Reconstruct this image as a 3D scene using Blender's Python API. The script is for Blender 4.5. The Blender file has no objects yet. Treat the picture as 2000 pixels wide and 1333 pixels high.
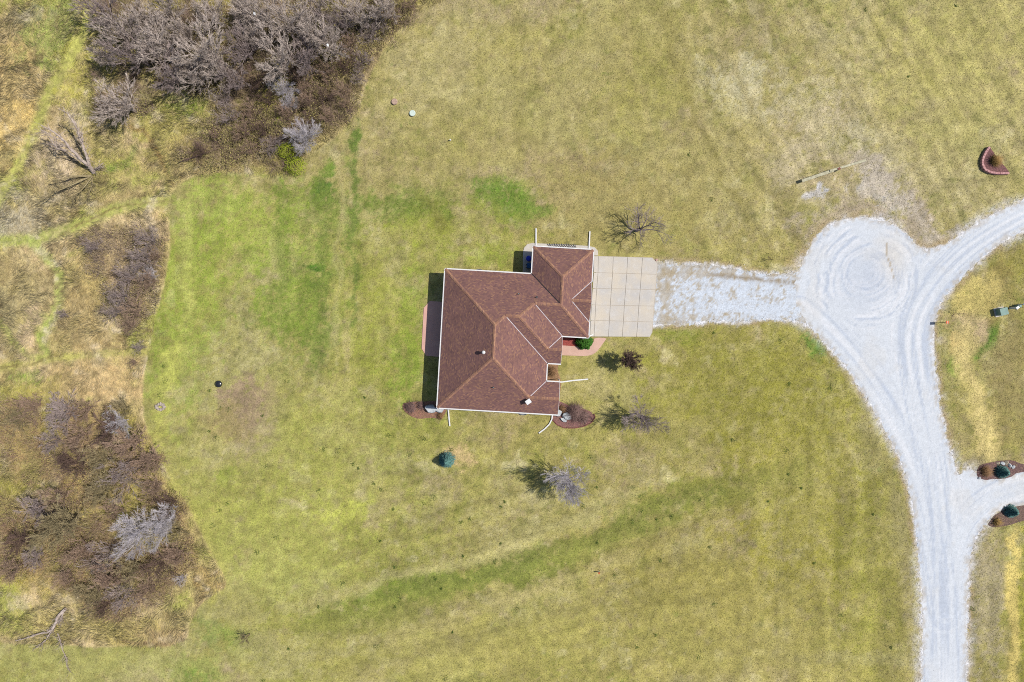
import bpy, math, random
import numpy as np
from mathutils import Vector, Matrix

# ------------------------------------------------------------------ camera, world, sun, exposure
S = bpy.context.scene
C = S.collection
H = 80.0                      # drone height (m)
K = 0.06                      # ground metres per photograph pixel
cam_d = bpy.data.cameras.new("camera"); cam_d.lens = 24; cam_d.sensor_width = 36
cam_d.clip_start = 1; cam_d.clip_end = 3000
cam = bpy.data.objects.new("camera", cam_d); C.objects.link(cam)
cam.location = (0, 0, H); cam.rotation_euler = (0, 0, 0)
S.camera = cam

SUN_EL = math.radians(55.0)
SUN_AZ = (1.0, 0.11)          # horizontal direction towards the sun
w = bpy.data.worlds.new("World"); S.world = w; w.use_nodes = True
nt = w.node_tree; bg = nt.nodes["Background"]
sky = nt.nodes.new("ShaderNodeTexSky"); sky.sky_type = 'NISHITA'; sky.sun_disc = False
sky.sun_elevation = SUN_EL; sky.sun_rotation = math.atan2(SUN_AZ[0], SUN_AZ[1])
nt.links.new(sky.outputs[0], bg.inputs[0]); bg.inputs[1].default_value = 0.085
sd = bpy.data.lights.new("sun", 'SUN'); sd.energy = 4.2; sd.angle = math.radians(0.5); sd.color = (1.0, 0.96, 0.9)
so = bpy.data.objects.new("sun", sd); C.objects.link(so)
az = Vector((SUN_AZ[0], SUN_AZ[1], 0)).normalized() * math.cos(SUN_EL)
so.rotation_euler = Vector((az.x, az.y, math.sin(SUN_EL))).to_track_quat('Z', 'Y').to_euler()
so.location = (60, 10, 60)
S.view_settings.view_transform = 'Standard'; S.view_settings.look = 'None'
S.view_settings.gamma = 1; S.view_settings.exposure = 0.62
S.cycles.filter_width = 1.0; S.cycles.use_denoising = False; S.cycles.max_bounces = 5
ALB = 0.62                    # seen colour (linear) -> albedo

# ------------------------------------------------------------------ helpers
def lin(c, k=1.0):
    out = []
    for v in c[:3]:
        v = v / 255.0
        out.append((v / 12.92 if v <= 0.04045 else ((v + 0.055) / 1.055) ** 2.4) * k)
    return out
def A(c, k=1.0):
    return tuple(lin(c, ALB * k)) + (1,)
def W(px, py, z=0.0):
    """photograph pixel -> world point at height z"""
    f = (H - z) / H * K
    return Vector(((px - 1000) * f, (666.5 - py) * f, z))

def tag(o, label=None, cat=None, group=None, kind=None):
    if label: o['label'] = label
    if cat: o['category'] = cat
    if group: o['group'] = group
    if kind: o['kind'] = kind
    return o
def empty(name, loc=(0, 0, 0), rz=0, label=None, cat=None, group=None):
    o = bpy.data.objects.new(name, None); C.objects.link(o)
    o.location = loc; o.rotation_euler = (0, 0, rz); o.empty_display_size = 0.3
    return tag(o, label, cat, group)
def link(name, me, mat=None, parent=None):
    o = bpy.data.objects.new(name, me); C.objects.link(o)
    if mat: me.materials.append(mat)
    if parent: o.parent = parent
    return o
def dup(root, loc, rz=0, sc=1.0):
    r = root.copy(); C.objects.link(r); r.location = loc; r.rotation_euler = (0, 0, rz)
    r.scale = sc if hasattr(sc, '__len__') else (sc, sc, sc)
    for ch in list(root.children):
        c = ch.copy(); C.objects.link(c); c.parent = r
        for g in list(ch.children):
            d = g.copy(); C.objects.link(d); d.parent = c
    return r

class MB:
    def __init__(s): s.v = []; s.f = []
    def add(s, vs, fs):
        n = len(s.v); s.v += [tuple(p) for p in vs]; s.f += [tuple(i + n for i in f) for f in fs]; return s
    def box(s, c, d, rz=0, rx=0, ry=0):
        m = Matrix.Translation(c) @ Matrix.Rotation(rz, 4, 'Z') @ Matrix.Rotation(ry, 4, 'Y') @ Matrix.Rotation(rx, 4, 'X')
        x, y, z = d[0] / 2, d[1] / 2, d[2] / 2
        vs = [m @ Vector(p) for p in [(-x, -y, -z), (x, -y, -z), (x, y, -z), (-x, y, -z), (-x, -y, z), (x, -y, z), (x, y, z), (-x, y, z)]]
        return s.add(vs, [(0, 3, 2, 1), (4, 5, 6, 7), (0, 1, 5, 4), (1, 2, 6, 5), (2, 3, 7, 6), (3, 0, 4, 7)])
    def bar(s, a, b, wd, hg, up=(0, 0, 1)):
        a = Vector(a); b = Vector(b); d = (b - a).normalized(); side = d.cross(Vector(up))
        if side.length < 1e-5: side = d.cross(Vector((1, 0, 0)))
        side.normalize(); u = side.cross(d)
        vs = []
        for p in (a, b):
            for sx, sz in ((-1, -1), (1, -1), (1, 1), (-1, 1)): vs.append(p + side * sx * wd / 2 + u * sz * hg / 2)
        return s.add(vs, [(0, 3, 2, 1), (4, 5, 6, 7), (0, 1, 5, 4), (1, 2, 6, 5), (2, 3, 7, 6), (3, 0, 4, 7)])
    def tube(s, pts, rs, n=8, cap=True):
        pts = [Vector(p) for p in pts]
        if not hasattr(rs, '__len__'): rs = [rs] * len(pts)
        base = len(s.v); d0 = (pts[1] - pts[0]).normalized()
        ref = Vector((0, 0, 1)) if abs(d0.z) < .9 else Vector((1, 0, 0))
        for i, p in enumerate(pts):
            d = (pts[min(i + 1, len(pts) - 1)] - pts[max(i - 1, 0)]).normalized()
            a = d.cross(ref).normalized(); b = a.cross(d)
            for k in range(n):
                t = 2 * math.pi * k / n
                s.v.append(tuple(p + (a * math.cos(t) + b * math.sin(t)) * rs[i]))
        for i in range(len(pts) - 1):
            for k in range(n):
                k2 = (k + 1) % n
                s.f.append((base + i * n + k, base + i * n + k2, base + (i + 1) * n + k2, base + (i + 1) * n + k))
        if cap:
            s.f.append(tuple(base + k for k in range(n))[::-1]); s.f.append(tuple(base + (len(pts) - 1) * n + k for k in range(n)))
        return s
    def prism(s, poly, z0, z1):
        n = len(poly)
        if sum(poly[i][0] * poly[(i + 1) % n][1] - poly[(i + 1) % n][0] * poly[i][1] for i in range(n)) < 0: poly = poly[::-1]
        vs = [(p[0], p[1], z0) for p in poly] + [(p[0], p[1], z1) for p in poly]
        return s.add(vs, [tuple(range(n))[::-1], tuple(range(n, 2 * n))] + [(i, (i + 1) % n, n + (i + 1) % n, n + i) for i in range(n)])
    def build(s, name, mat, parent=None, smooth=False, bevel=0):
        me = bpy.data.meshes.new(name); me.from_pydata(s.v, [], s.f); me.update()
        if smooth: me.polygons.foreach_set('use_smooth', [True] * len(me.polygons))
        o = link(name, me, mat, parent)
        if bevel:
            b = o.modifiers.new('bevel', 'BEVEL'); b.width = bevel; b.segments = 2
        return o

def np_mesh(name, V, T, mat, col=None, parent=None, quads=False):
    me = bpy.data.meshes.new(name)
    n = 4 if quads else 3
    me.vertices.add(len(V)); me.vertices.foreach_set('co', np.ascontiguousarray(V, np.float32).ravel())
    me.loops.add(T.size); me.loops.foreach_set('vertex_index', np.ascontiguousarray(T, np.int32).ravel())
    me.polygons.add(len(T)); me.polygons.foreach_set('loop_start', np.arange(0, T.size, n, dtype=np.int32))
    me.update(calc_edges=True)
    if col is not None:
        a = me.color_attributes.new('Col', 'FLOAT_COLOR', 'POINT')
        c4 = np.ones((len(V), 4), np.float32); c4[:, :3] = col
        a.data.foreach_set('color', c4.ravel())
    return link(name, me, mat, parent)

# ---- numpy noise
def vnoise(x, y, seed):
    xi = np.floor(x).astype(np.int64); yi = np.floor(y).astype(np.int64)
    fx = x - xi; fy = y - yi; fx = fx * fx * (3 - 2 * fx); fy = fy * fy * (3 - 2 * fy)
    def h(a, b):
        n = (a * 374761393 + b * 668265263 + seed * 2147483647) & 0xffffffff
        n = ((n ^ (n >> 13)) * 1274126177) & 0xffffffff
        n = ((n ^ (n >> 16)) * 2246822519) & 0xffffffff
        return ((n ^ (n >> 15)) & 0xffffff) / float(0xffffff)
    return (h(xi, yi) * (1 - fx) + h(xi + 1, yi) * fx) * (1 - fy) + (h(xi, yi + 1) * (1 - fx) + h(xi + 1, yi + 1) * fx) * fy
def fbm(x, y, sc, octv=4, seed=1, gain=.5):
    s = 0; a = 1; t = 0
    for o in range(octv):
        s = s + a * vnoise(x / sc * 2 ** o + 17.3 * o, y / sc * 2 ** o - 9.1 * o, seed + o * 7); t += a; a *= gain
    return s / t
def sst(e0, e1, x):
    t = np.clip((x - e0) / (e1 - e0), 0, 1); return t * t * (3 - 2 * t)
def seg_dist(x, y, pts, closed=False):
    P = list(pts) + ([pts[0]] if closed else [])
    d = np.full(np.shape(x), 1e9)
    for (ax, ay), (bx, by) in zip(P[:-1], P[1:]):
        vx, vy = bx - ax, by - ay; L = vx * vx + vy * vy + 1e-9
        t = np.clip(((x - ax) * vx + (y - ay) * vy) / L, 0, 1)
        d = np.minimum(d, np.hypot(x - ax - t * vx, y - ay - t * vy))
    return d
def inside(x, y, P):
    r = np.zeros(np.shape(x), bool); n = len(P)
    for i in range(n):
        (ax, ay), (bx, by) = P[i], P[(i + 1) % n]
        if ay == by: continue
        c = ((ay > y) != (by > y)) & (x < (bx - ax) * (y - ay) / (by - ay) + ax)
        r ^= c
    return r
def sdf(x, y, P):
    d = seg_dist(x, y, P, True); return np.where(inside(x, y, P), -d, d)
def chaikin(P, n=2, closed=True):
    for _ in range(n):
        Q = []; m = len(P)
        for i in range(m if closed else m - 1):
            a, b = P[i], P[(i + 1) % m]
            Q += [(a[0] * .75 + b[0] * .25, a[1] * .75 + b[1] * .25), (a[0] * .25 + b[0] * .75, a[1] * .25 + b[1] * .75)]
        if not closed: Q = [P[0]] + Q + [P[-1]]
        P = Q
    return P

# ------------------------------------------------------------------ materials
def new_mat(name, rough=.9):
    m = bpy.data.materials.new(name); m.use_nodes = True
    b = m.node_tree.nodes['Principled BSDF']; b.inputs['Roughness'].default_value = rough
    b.inputs['Specular IOR Level'].default_value = .25
    return m, m.node_tree, b
def mixc(nt, a, b, f, mode='MIX'):
    m = nt.nodes.new('ShaderNodeMix'); m.data_type = 'RGBA'; m.blend_type = mode
    for sock, val in ((m.inputs[6], a), (m.inputs[7], b), (m.inputs[0], f)):
        if isinstance(val, bpy.types.NodeSocket): nt.links.new(val, sock)
        else: sock.default_value = val
    return m.outputs[2]
def noise(nt, scale, detail=3, rough=.6, vec=None, dist=0):
    if vec is None:
        vec = nt.nodes.new('ShaderNodeTexCoord').outputs['Object']
    n = nt.nodes.new('ShaderNodeTexNoise'); n.inputs['Scale'].default_value = scale
    n.inputs['Detail'].default_value = detail; n.inputs['Roughness'].default_value = rough; n.inputs['Distortion'].default_value = dist
    nt.links.new(vec, n.inputs['Vector']); return n.outputs['Fac']
def ramp(nt, fac, stops):
    r = nt.nodes.new('ShaderNodeValToRGB'); e = r.color_ramp.elements
    while len(e) < len(stops): e.new(.5)
    for el, (p, c) in zip(e, stops):
        el.position = p; el.color = c if hasattr(c, '__len__') else (c, c, c, 1)
    nt.links.new(fac, r.inputs[0]); return r.outputs[0]
def bump(nt, b, h, strength, dist):
    n = nt.nodes.new('ShaderNodeBump'); n.inputs['Strength'].default_value = strength; n.inputs['Distance'].default_value = dist
    nt.links.new(h, n.inputs['Height']); nt.links.new(n.outputs[0], b.inputs['Normal'])
def simple(name, c1, c2=None, scale=6, rough=.85, bmp=.0, k=1.0, metal=0):
    m, nt, b = new_mat(name, rough); c1 = A(c1, k); c2 = A(c2, k) if c2 else tuple(v * .75 for v in c1[:3]) + (1,)
    f = ramp(nt, noise(nt, scale), [(.3, 0.0), (.7, 1.0)])
    nt.links.new(mixc(nt, c1, c2, f), b.inputs['Base Color']); b.inputs['Metallic'].default_value = metal
    if bmp: bump(nt, b, noise(nt, scale * 2), .6, bmp)
    return m
def attr_mat(name, fine, amp=.35, rough=.95, dark=None, dark_amt=0, bmp=.03, spec_scale=5):
    m, nt, b = new_mat(name, rough)
    at = nt.nodes.new('ShaderNodeAttribute'); at.attribute_name = 'Col'
    f1 = ramp(nt, noise(nt, fine, 2, .7), [(.25, 1 - amp), (.75, 1 + amp)])
    f2 = ramp(nt, noise(nt, fine * .3, 3, .7), [(.3, 1 - amp * .35), (.7, 1 + amp * .35)])
    c = mixc(nt, mixc(nt, at.outputs['Color'], f1, 1.0, 'MULTIPLY'), f2, 1.0, 'MULTIPLY')
    if dark:
        sp = ramp(nt, noise(nt, spec_scale, 2, .75), [(.56, 0.0), (.68, dark_amt)])
        md = ramp(nt, noise(nt, .35, 3, .6), [(.38, .25), (.66, 1.0)])
        sp = mixc(nt, sp, md, 1.0, 'MULTIPLY')
        c = mixc(nt, c, dark, sp)
    nt.links.new(c, b.inputs['Base Color'])
    if bmp: bump(nt, b, noise(nt, fine * .7, 2, .7), .7, bmp)
    return m

# ------------------------------------------------------------------ outlines traced in photograph pixels, laid out on the ground
LAWN_W = chaikin([(905, -400), (900, -60), (870, 0), (815, 20), (772, 65), (742, 110), (716, 160), (702, 212), (680, 240), (650, 275), (600, 300), (575, 340),
          (530, 345), (440, 335), (380, 343), (342, 365), (324, 400), (333, 450), (330, 520), (315, 580), (300, 640), (286, 700), (279, 760), (278, 800), (290, 850),
          (315, 900), (348, 960), (384, 1020), (412, 1080), (442, 1130), (440, 1150), (400, 1172), (374, 1204), (362, 1262), (200, 1266), (0, 1254), (-200, 1240), (-9000, 1200),
          (-9000, 9000), (9000, 9000), (9000, -9000), (905, -9000)], 1)
ROAD = chaikin([(1800, 1900), (1801, 1333), (1803, 1200), (1797, 1100), (1786, 1000), (1776, 950), (1760, 900), (1736, 850), (1702, 790), (1662, 730), (1632, 690), (1602, 657),
        (1578, 632), (1556, 600), (1550, 560), (1560, 535), (1574, 500), (1592, 466), (1625, 438), (1670, 425), (1720, 429), (1762, 452), (1792, 482), (1812, 492), (1842, 480), (1872, 464),
        (1920, 430), (1960, 410), (2000, 395), (2100, 345), (2300, 260), (2600, 190), (2640, 250), (2310, 320), (2110, 405), (2000, 450), (1960, 468), (1920, 500), (1882, 535), (1852, 570), (1832, 600), (1821, 632),
        (1820, 680), (1828, 740), (1836, 800), (1846, 850), (1856, 885), (1864, 918), (1874, 934), (1892, 914), (1908, 930), (1935, 938), (1965, 936), (2000, 920), (2100, 880), (2300, 850), (2600, 880),
        (2600, 940), (2300, 915), (2110, 945), (2000, 986), (1965, 988), (1940, 1002), (1922, 1025), (1902, 1052), (1892, 1090), (1888, 1150), (1888, 1270), (1886, 1333), (1880, 1900)], 1)
DRIVE = [(1279, 514), (1330, 517), (1400, 520), (1450, 529), (1500, 537), (1540, 536), (1575, 528), (1600, 560), (1600, 620), (1580, 634), (1540, 622), (1480, 624), (1440, 630), (1400, 626), (1350, 631), (1300, 634), (1274, 636)]
def PX(X): return X / K + 1000
def PY(Y): return 666.5 - Y / K

# (cx, cy, rx, ry, angle, colour, strength)
G1 = (88, 128, 34); G2 = (108, 138, 40); TAN = (196, 184, 142); BRN = (160, 142, 98); YEL = (196, 184, 82); PAL = (200, 192, 150); GRY = (176, 168, 140)
LAWN_BLOBS = [
    (697, 330, 8, 90, 0, G1, .35), (693, 262, 8, 26, 0, (84, 122, 40), .7), (698, 440, 8, 70, 3, (112, 124, 54), .45),
    (628, 372, 20, 24, 30, (46, 100, 20), 1.0), (640, 340, 14, 20, 0, G1, .7), (600, 520, 90, 170, 10, (128, 142, 58), .5), (615, 562, 16, 7, 10, (60, 92, 26), .9), (612, 530, 14, 5, 20, (64, 96, 28), .8), (615, 560, 24, 34, 0, (112, 128, 48), .5),
    (620, 655, 30, 55, 0, (112, 130, 50), .5), (550, 430, 14, 90, 0, (108, 132, 44), .5), (560, 600, 70, 70, 0, (122, 142, 48), .5), (360, 590, 60, 200, 8, (150, 168, 62), .5), (470, 450, 120, 100, 0, (152, 168, 62), .5),
    (790, 405, 90, 26, -5, (112, 132, 50), .6), (860, 380, 60, 20, 10, (120, 134, 56), .5), (1010, 395, 55, 40, 25, G2, .85), (985, 365, 40, 22, 20, G2, .6), (860, 420, 30, 45, -35, (120, 124, 48), .7), (985, 318, 36, 20, 0, (190, 184, 112), .7),
    (1090, 320, 150, 40, 10, BRN, .55), (1200, 400, 180, 80, 0, (160, 146, 84), .5), (940, 220, 160, 130, 20, (166, 158, 86), .4), (1250, 60, 90, 260, 0, (160, 152, 78), .35),
    (850, 120, 60, 120, 35, (182, 170, 116), .5), (1130, 130, 40, 150, 20, (176, 166, 104), .4), (1450, 170, 60, 60, 0, PAL, .5), (1600, 240, 110, 60, 30, TAN, .5), (1560, 300, 60, 50, 0, (190, 176, 134), .55),
    (1720, 330, 80, 40, 50, (192, 182, 140), .7), (1690, 370, 90, 60, 15, (180, 164, 124), .6), (1580, 385, 14, 9, -20, (206, 208, 210), .8), (1600, 379, 15, 7, -10, (204, 206, 208), .75), (1622, 372, 8, 5, 0, (200, 202, 204), .7), (1610, 364, 9, 5, 0, (196, 198, 200), .6), (1600, 392, 40, 18, 0, (180, 168, 134), .5), (1730, 385, 60, 30, 35, (200, 194, 178), .7),
    (1800, 430, 22, 60, -30, (160, 140, 104), .8), (1640, 415, 90, 22, -15, (178, 164, 136), .6), (1560, 520, 22, 30, 0, (170, 146, 98), .6), (1840, 470, 60, 12, -25, (160, 148, 116), .8), (1860, 100, 120, 160, 30, (180, 172, 96), .45),
    (1930, 180, 90, 60, 0, (188, 178, 104), .4), (1850, 250, 60, 90, 20, (184, 174, 110), .35), (1950, 350, 40, 20, -30, (150, 142, 84), .5), (1360, 300, 120, 90, 0, (168, 156, 92), .4),
    (475, 800, 58, 50, -35, (164, 142, 108), .95), (440, 830, 40, 30, 0, (160, 146, 86), .6), (430, 925, 22, 20, 0, (132, 150, 48), .5), (560, 1060, 140, 90, 10, (172, 174, 84), .5), (500, 1130, 90, 70, 20, (176, 176, 96), .45),
    (640, 900, 130, 120, 0, (166, 168, 78), .4), (420, 1010, 60, 120, -20, (168, 170, 80), .45), (310, 830, 14, 200, 12, (196, 194, 96), .45), (370, 1010, 12, 190, -28, (190, 184, 98), .55),
    (850, 1140, 190, 26, -12, (118, 136, 44), .75), (1150, 1060, 190, 26, -18, (122, 136, 46), .7), (1000, 1120, 180, 16, -14, (128, 138, 50), .6), (1350, 960, 130, 30, -18, (128, 138, 44), .5), (700, 1200, 100, 20, -12, (130, 142, 50), .6),
    (1080, 1030, 110, 16, -14, (172, 166, 100), .6), (940, 1090, 110, 12, -14, (176, 170, 104), .45), (1250, 1060, 120, 20, -12, (160, 148, 84), .5), (1400, 1150, 200, 100, 0, (156, 146, 72), .5), (1550, 900, 130, 200, 0, (152, 146, 52), .5),
    (1700, 1150, 60, 250, 0, (150, 148, 60), .4), (1500, 720, 200, 100, 0, (146, 142, 56), .45), (1400, 800, 150, 120, 0, (142, 138, 52), .4), (1320, 650, 40, 24, 0, (130, 138, 50), .6), (1450, 1280, 180, 60, 0, (166, 156, 84), .5), (900, 1270, 350, 60, -5, (168, 160, 84), .55),
    (1590, 675, 14, 26, -25, (110, 140, 52), .8), (1130, 800, 70, 60, 0, (168, 156, 92), .3), (1200, 760, 60, 80, 0, (160, 158, 66), .4), (1165, 750, 30, 20, 30, (190, 176, 120), .5), (1225, 760, 12, 24, 0, (180, 170, 110), .5), (1195, 800, 22, 16, 20, (186, 170, 116), .3),
    (886, 895, 22, 22, 0, (206, 180, 124), .8), (750, 620, 60, 120, 0, (156, 160, 64), .5), (790, 720, 30, 60, 0, (132, 152, 52), .6), (805, 600, 24, 80, 0, (142, 158, 56), .5), (960, 500, 80, 26, 5, (150, 162, 62), .5), (900, 450, 120, 40, 0, (156, 160, 62), .4), (660, 1010, 60, 30, 0, (182, 186, 80), .4),
    (1900, 580, 50, 36, -25, (194, 178, 104), .75), (1900, 640, 44, 24, 20, (186, 164, 122), .75), (1878, 680, 12, 40, -28, (204, 180, 112), .85), (1905, 780, 20, 70, -14, (194, 180, 100), .7), (1928, 850, 22, 60, -6, (202, 184, 112), .8), (1874, 718, 14, 16, 0, (132, 150, 60), .75),
    (1935, 650, 14, 30, 20, (104, 142, 42), .9), (1970, 740, 40, 120, 0, (148, 134, 78), .6), (1975, 1150, 14, 160, 1, (208, 188, 104), .85), (1920, 1180, 34, 130, 0, (168, 156, 118), .75), (1962, 520, 40, 30, -30, (140, 134, 52), .6), (1870, 850, 24, 40, 0, (160, 146, 96), .6), (1995, 1200, 12, 160, 0, (140, 140, 44), .6),
    (1950, 700, 40, 60, 0, (150, 136, 84), .5), (1950, 560, 20, 60, 10, (150, 134, 74), .6),
    (370, 1305, 46, 26, 0, (112, 142, 50), .6), (280, 1300, 40, 26, 0, (190, 176, 128), .6), (440, 1240, 60, 30, 0, (134, 150, 66), .6), (550, 1290, 80, 40, 0, (176, 168, 110), .5), (500, 1250, 40, 12, -10, (150, 140, 90), .4), (470, 1190, 60, 40, 30, (160, 152, 92), .6), (200, 1290, 220, 30, 0, (168, 166, 92), .6),
    (410, 390, 50, 30, 0, (166, 176, 82), .4), (360, 480, 14, 160, 0, (186, 184, 102), .35), (540, 500, 10, 40, 0, (176, 170, 104), .5), (675, 685, 8, 30, 0, (186, 170, 116), .5), (1700, 1290, 120, 12, 0, (168, 160, 110), .3), (620, 530, 16, 12, 0, (70, 112, 26), .85),
    (1140, 560, 60, 120, 0, (150, 150, 70), .0)]
LAWN_BANDS = [  # long strips of different grass
    ([(1690, 320), (1735, 365), (1785, 415), (1815, 465)], 30, (192, 180, 154), .8), ([(1575, 460), (1610, 425), (1680, 405), (1750, 425), (1795, 462)], 15, (172, 156, 124), .75), ([(1540, 350), (1570, 260), (1620, 215)], 30, (194, 180, 138), .55),
    ([(1885, 640), (1898, 740), (1920, 830), (1934, 900)], 20, (204, 186, 118), .8), ([(1880, 590), (1910, 565), (1945, 560)], 26, (202, 184, 108), .7), ([(1934, 636), (1916, 675), (1906, 702)], 9, (104, 132, 48), .75),
    ([(1978, 1028), (1975, 1150), (1976, 1340)], 12, (212, 192, 108), .85), ([(945, 368), (1010, 390), (1055, 412)], 22, (104, 132, 44), .6), ([(720, 398), (800, 405), (880, 415)], 16, (112, 128, 48), .6), ([(835, 400), (862, 440)], 14, (120, 116, 52), .5),
    ([(620, 1225), (720, 1205), (860, 1160), (1000, 1105), (1150, 1058), (1290, 1000), (1420, 958), (1560, 925)], 34, (134, 134, 64), .55), ([(760, 1170), (860, 1142), (960, 1120), (1040, 1090)], 22, (114, 124, 54), .42), ([(1200, 1020), (1290, 990), (1400, 955)], 18, (122, 128, 54), .4),
    ([(560, 1190), (700, 1150), (850, 1110), (1000, 1060), (1130, 1010), (1230, 970)], 14, (178, 168, 108), .5),
    ([(700, 1260), (880, 1215), (1050, 1150), (1240, 1080)], 14, (176, 164, 104), .4),
    ([(693, 225), (694, 330), (690, 430), (694, 540), (686, 640)], 9, (108, 126, 50), .62),
    ([(628, 340), (634, 440), (626, 560), (622, 660), (606, 740)], 16, (116, 130, 54), .5),
    ([(545, 360), (550, 450), (556, 560), (540, 640)], 13, (120, 136, 54), .5),
    ([(470, 350), (480, 460), (470, 560)], 12, (136, 148, 62), .4),
    ([(660, 300), (664, 420), (658, 560), (650, 700)], 7, (186, 174, 116), .35),
    ([(1750, 960), (1775, 1100), (1782, 1330)], 14, (168, 156, 112), .5),
    ([(1690, 830), (1745, 960), (1765, 1100)], 16, (150, 142, 86), .5),
    ([(1300, 20), (1340, 180), (1400, 330), (1480, 440)], 10, (146, 136, 74), .5), ([(1380, 0), (1440, 160), (1520, 300)], 9, (186, 172, 112), .5),
    ([(1460, 0), (1520, 130), (1610, 270)], 10, (184, 172, 124), .5), ([(1560, 10), (1630, 130), (1730, 260), (1830, 360)], 12, (186, 174, 122), .5), ([(1700, 20), (1780, 130), (1880, 230)], 10, (154, 146, 78), .45),
    ([(1220, 10), (1250, 200), (1300, 400)], 8, (176, 162, 104), .4), ([(1010, 0), (1000, 150), (1020, 300)], 12, (150, 142, 76), .35)]
WILD_BLOBS = [
    (30, 150, 60, 140, 5, (200, 174, 118), .7), (20, 40, 40, 40, 0, (176, 158, 120), .5), (40, 260, 40, 60, 20, (206, 180, 112), .55), (110, 60, 50, 80, 10, (150, 160, 84), .8), (160, 120, 40, 90, 10, (176, 170, 80), .6), (60, 30, 40, 20, 0, (150, 144, 118), .5),
    (30, 430, 60, 50, 0, (180, 170, 144), .8), (120, 330, 60, 60, 0, (198, 176, 140), .5), (230, 400, 60, 40, 0, (190, 168, 124), .5), (300, 235, 60, 60, 0, (160, 164, 70), .75), (340, 260, 60, 60, 0, (178, 160, 100), .5), (360, 200, 40, 26, 0, (120, 136, 46), .7),
    (430, 300, 90, 34, 0, (172, 154, 100), .5), (520, 310, 90, 40, 0, (150, 140, 84), .5), (620, 300, 50, 40, 20, (150, 140, 84), .6), (205, 330, 40, 80, 0, (164, 158, 84), .5), (250, 460, 70, 26, -12, (212, 190, 150), .8), (110, 300, 50, 40, 20, (210, 190, 160), .7), (60, 600, 40, 40, 0, (200, 184, 146), .6), (190, 770, 80, 24, 0, (200, 178, 134), .6), (150, 480, 40, 30, 0, (200, 176, 134), .5), (310, 440, 20, 60, 0, (200, 174, 132), .6),
    (40, 560, 70, 60, 0, (176, 160, 110), .6), (50, 660, 20, 60, 10, (206, 182, 146), .7), (15, 640, 14, 80, 0, (158, 148, 110), .5), (150, 640, 50, 50, 0, (182, 160, 110), .5), (200, 740, 120, 40, -4, (196, 170, 122), .7), (60, 760, 60, 24, 0, (168, 156, 84), .6), (50, 740, 30, 14, 0, (140, 160, 72), .6),
    (170, 560, 30, 110, 0, (176, 154, 100), .5), (40, 850, 60, 50, 0, (166, 148, 84), .5), (20, 945, 40, 32, 0, (102, 118, 34), .9), (150, 960, 60, 60, 0, (158, 138, 72), .5), (100, 1130, 120, 30, 0, (176, 156, 76), .6), (60, 1210, 90, 40, 0, (186, 172, 102), .6), (230, 1230, 130, 26, 4, (184, 168, 102), .6), (330, 1240, 50, 12, 3, (170, 146, 106), .7),
    (400, 1130, 26, 44, -30, (178, 152, 98), .7), (330, 850, 20, 80, 0, (150, 120, 78), .3), (15, 1180, 40, 50, 0, (168, 172, 84), .6), (450, 30, 40, 40, 0, (158, 136, 66), .7), (490, 60, 30, 40, 0, (110, 104, 50), .6)]
WILD_PATHS = [  # polyline, half width, colour, strength
    ([(190, -30), (165, 60), (120, 140), (92, 190), (66, 260), (30, 340), (-10, 400)], 13, (174, 172, 90), .9),
    ([(110, 180), (150, 170), (200, 190), (240, 240)], 8, (186, 178, 82), .7),
    ([(345, 392), (250, 398), (190, 424), (120, 452), (60, 470), (-20, 470)], 13, (164, 168, 84), .85),
    ([(60, 470), (108, 520), (120, 565), (108, 615), (76, 660), (90, 690)], 11, (162, 170, 88), .8),
    ([(-20, 724), (90, 702), (190, 690), (285, 688)], 8, (170, 164, 88), .8),
    ([(0, 630), (40, 690), (90, 702)], 7, (168, 170, 92), .7), ([(325, 325), (332, 360), (300, 394)], 7, (162, 160, 86), .7), ([(130, 500), (200, 470), (150, 460)], 6, (170, 168, 90), .5),
    ([(240, 242), (285, 262), (306, 292), (322, 330), (335, 360)], 5, (140, 112, 70), .7),
    ([(330, 392), (230, 402), (170, 432), (110, 464)], 2.2, (122, 104, 64), .6),
    ([(-20, 722), (60, 712), (120, 692)], 2.5, (128, 112, 70), .6),
    ([(240, 1256), (300, 1258), (358, 1260)], 3, (134, 108, 76), .7),
    ([(212, 330), (250, 320), (262, 290)], 8, (130, 158, 68), .5)]
THICKET = [chaikin([(175, -60), (172, 40), (190, 110), (175, 190), (200, 250), (290, 235), (330, 165), (400, 190), (430, 230), (400, 290), (350, 315), (460, 330), (560, 335), (620, 270), (690, 225), (712, 155), (760, 75), (860, -10), (870, -60)], 1),
           chaikin([(230, 440), (320, 450), (325, 520), (300, 610), (270, 660), (215, 620), (200, 560), (150, 500), (170, 460)], 1),
           chaikin([(-60, 770), (60, 775), (200, 790), (272, 800), (300, 890), (350, 980), (385, 1060), (380, 1110), (330, 1170), (260, 1215), (180, 1210), (110, 1140), (20, 1130), (-60, 1150)], 1)]
THCOL = [(140, 122, 88), (170, 148, 110), (164, 138, 98)]

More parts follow.
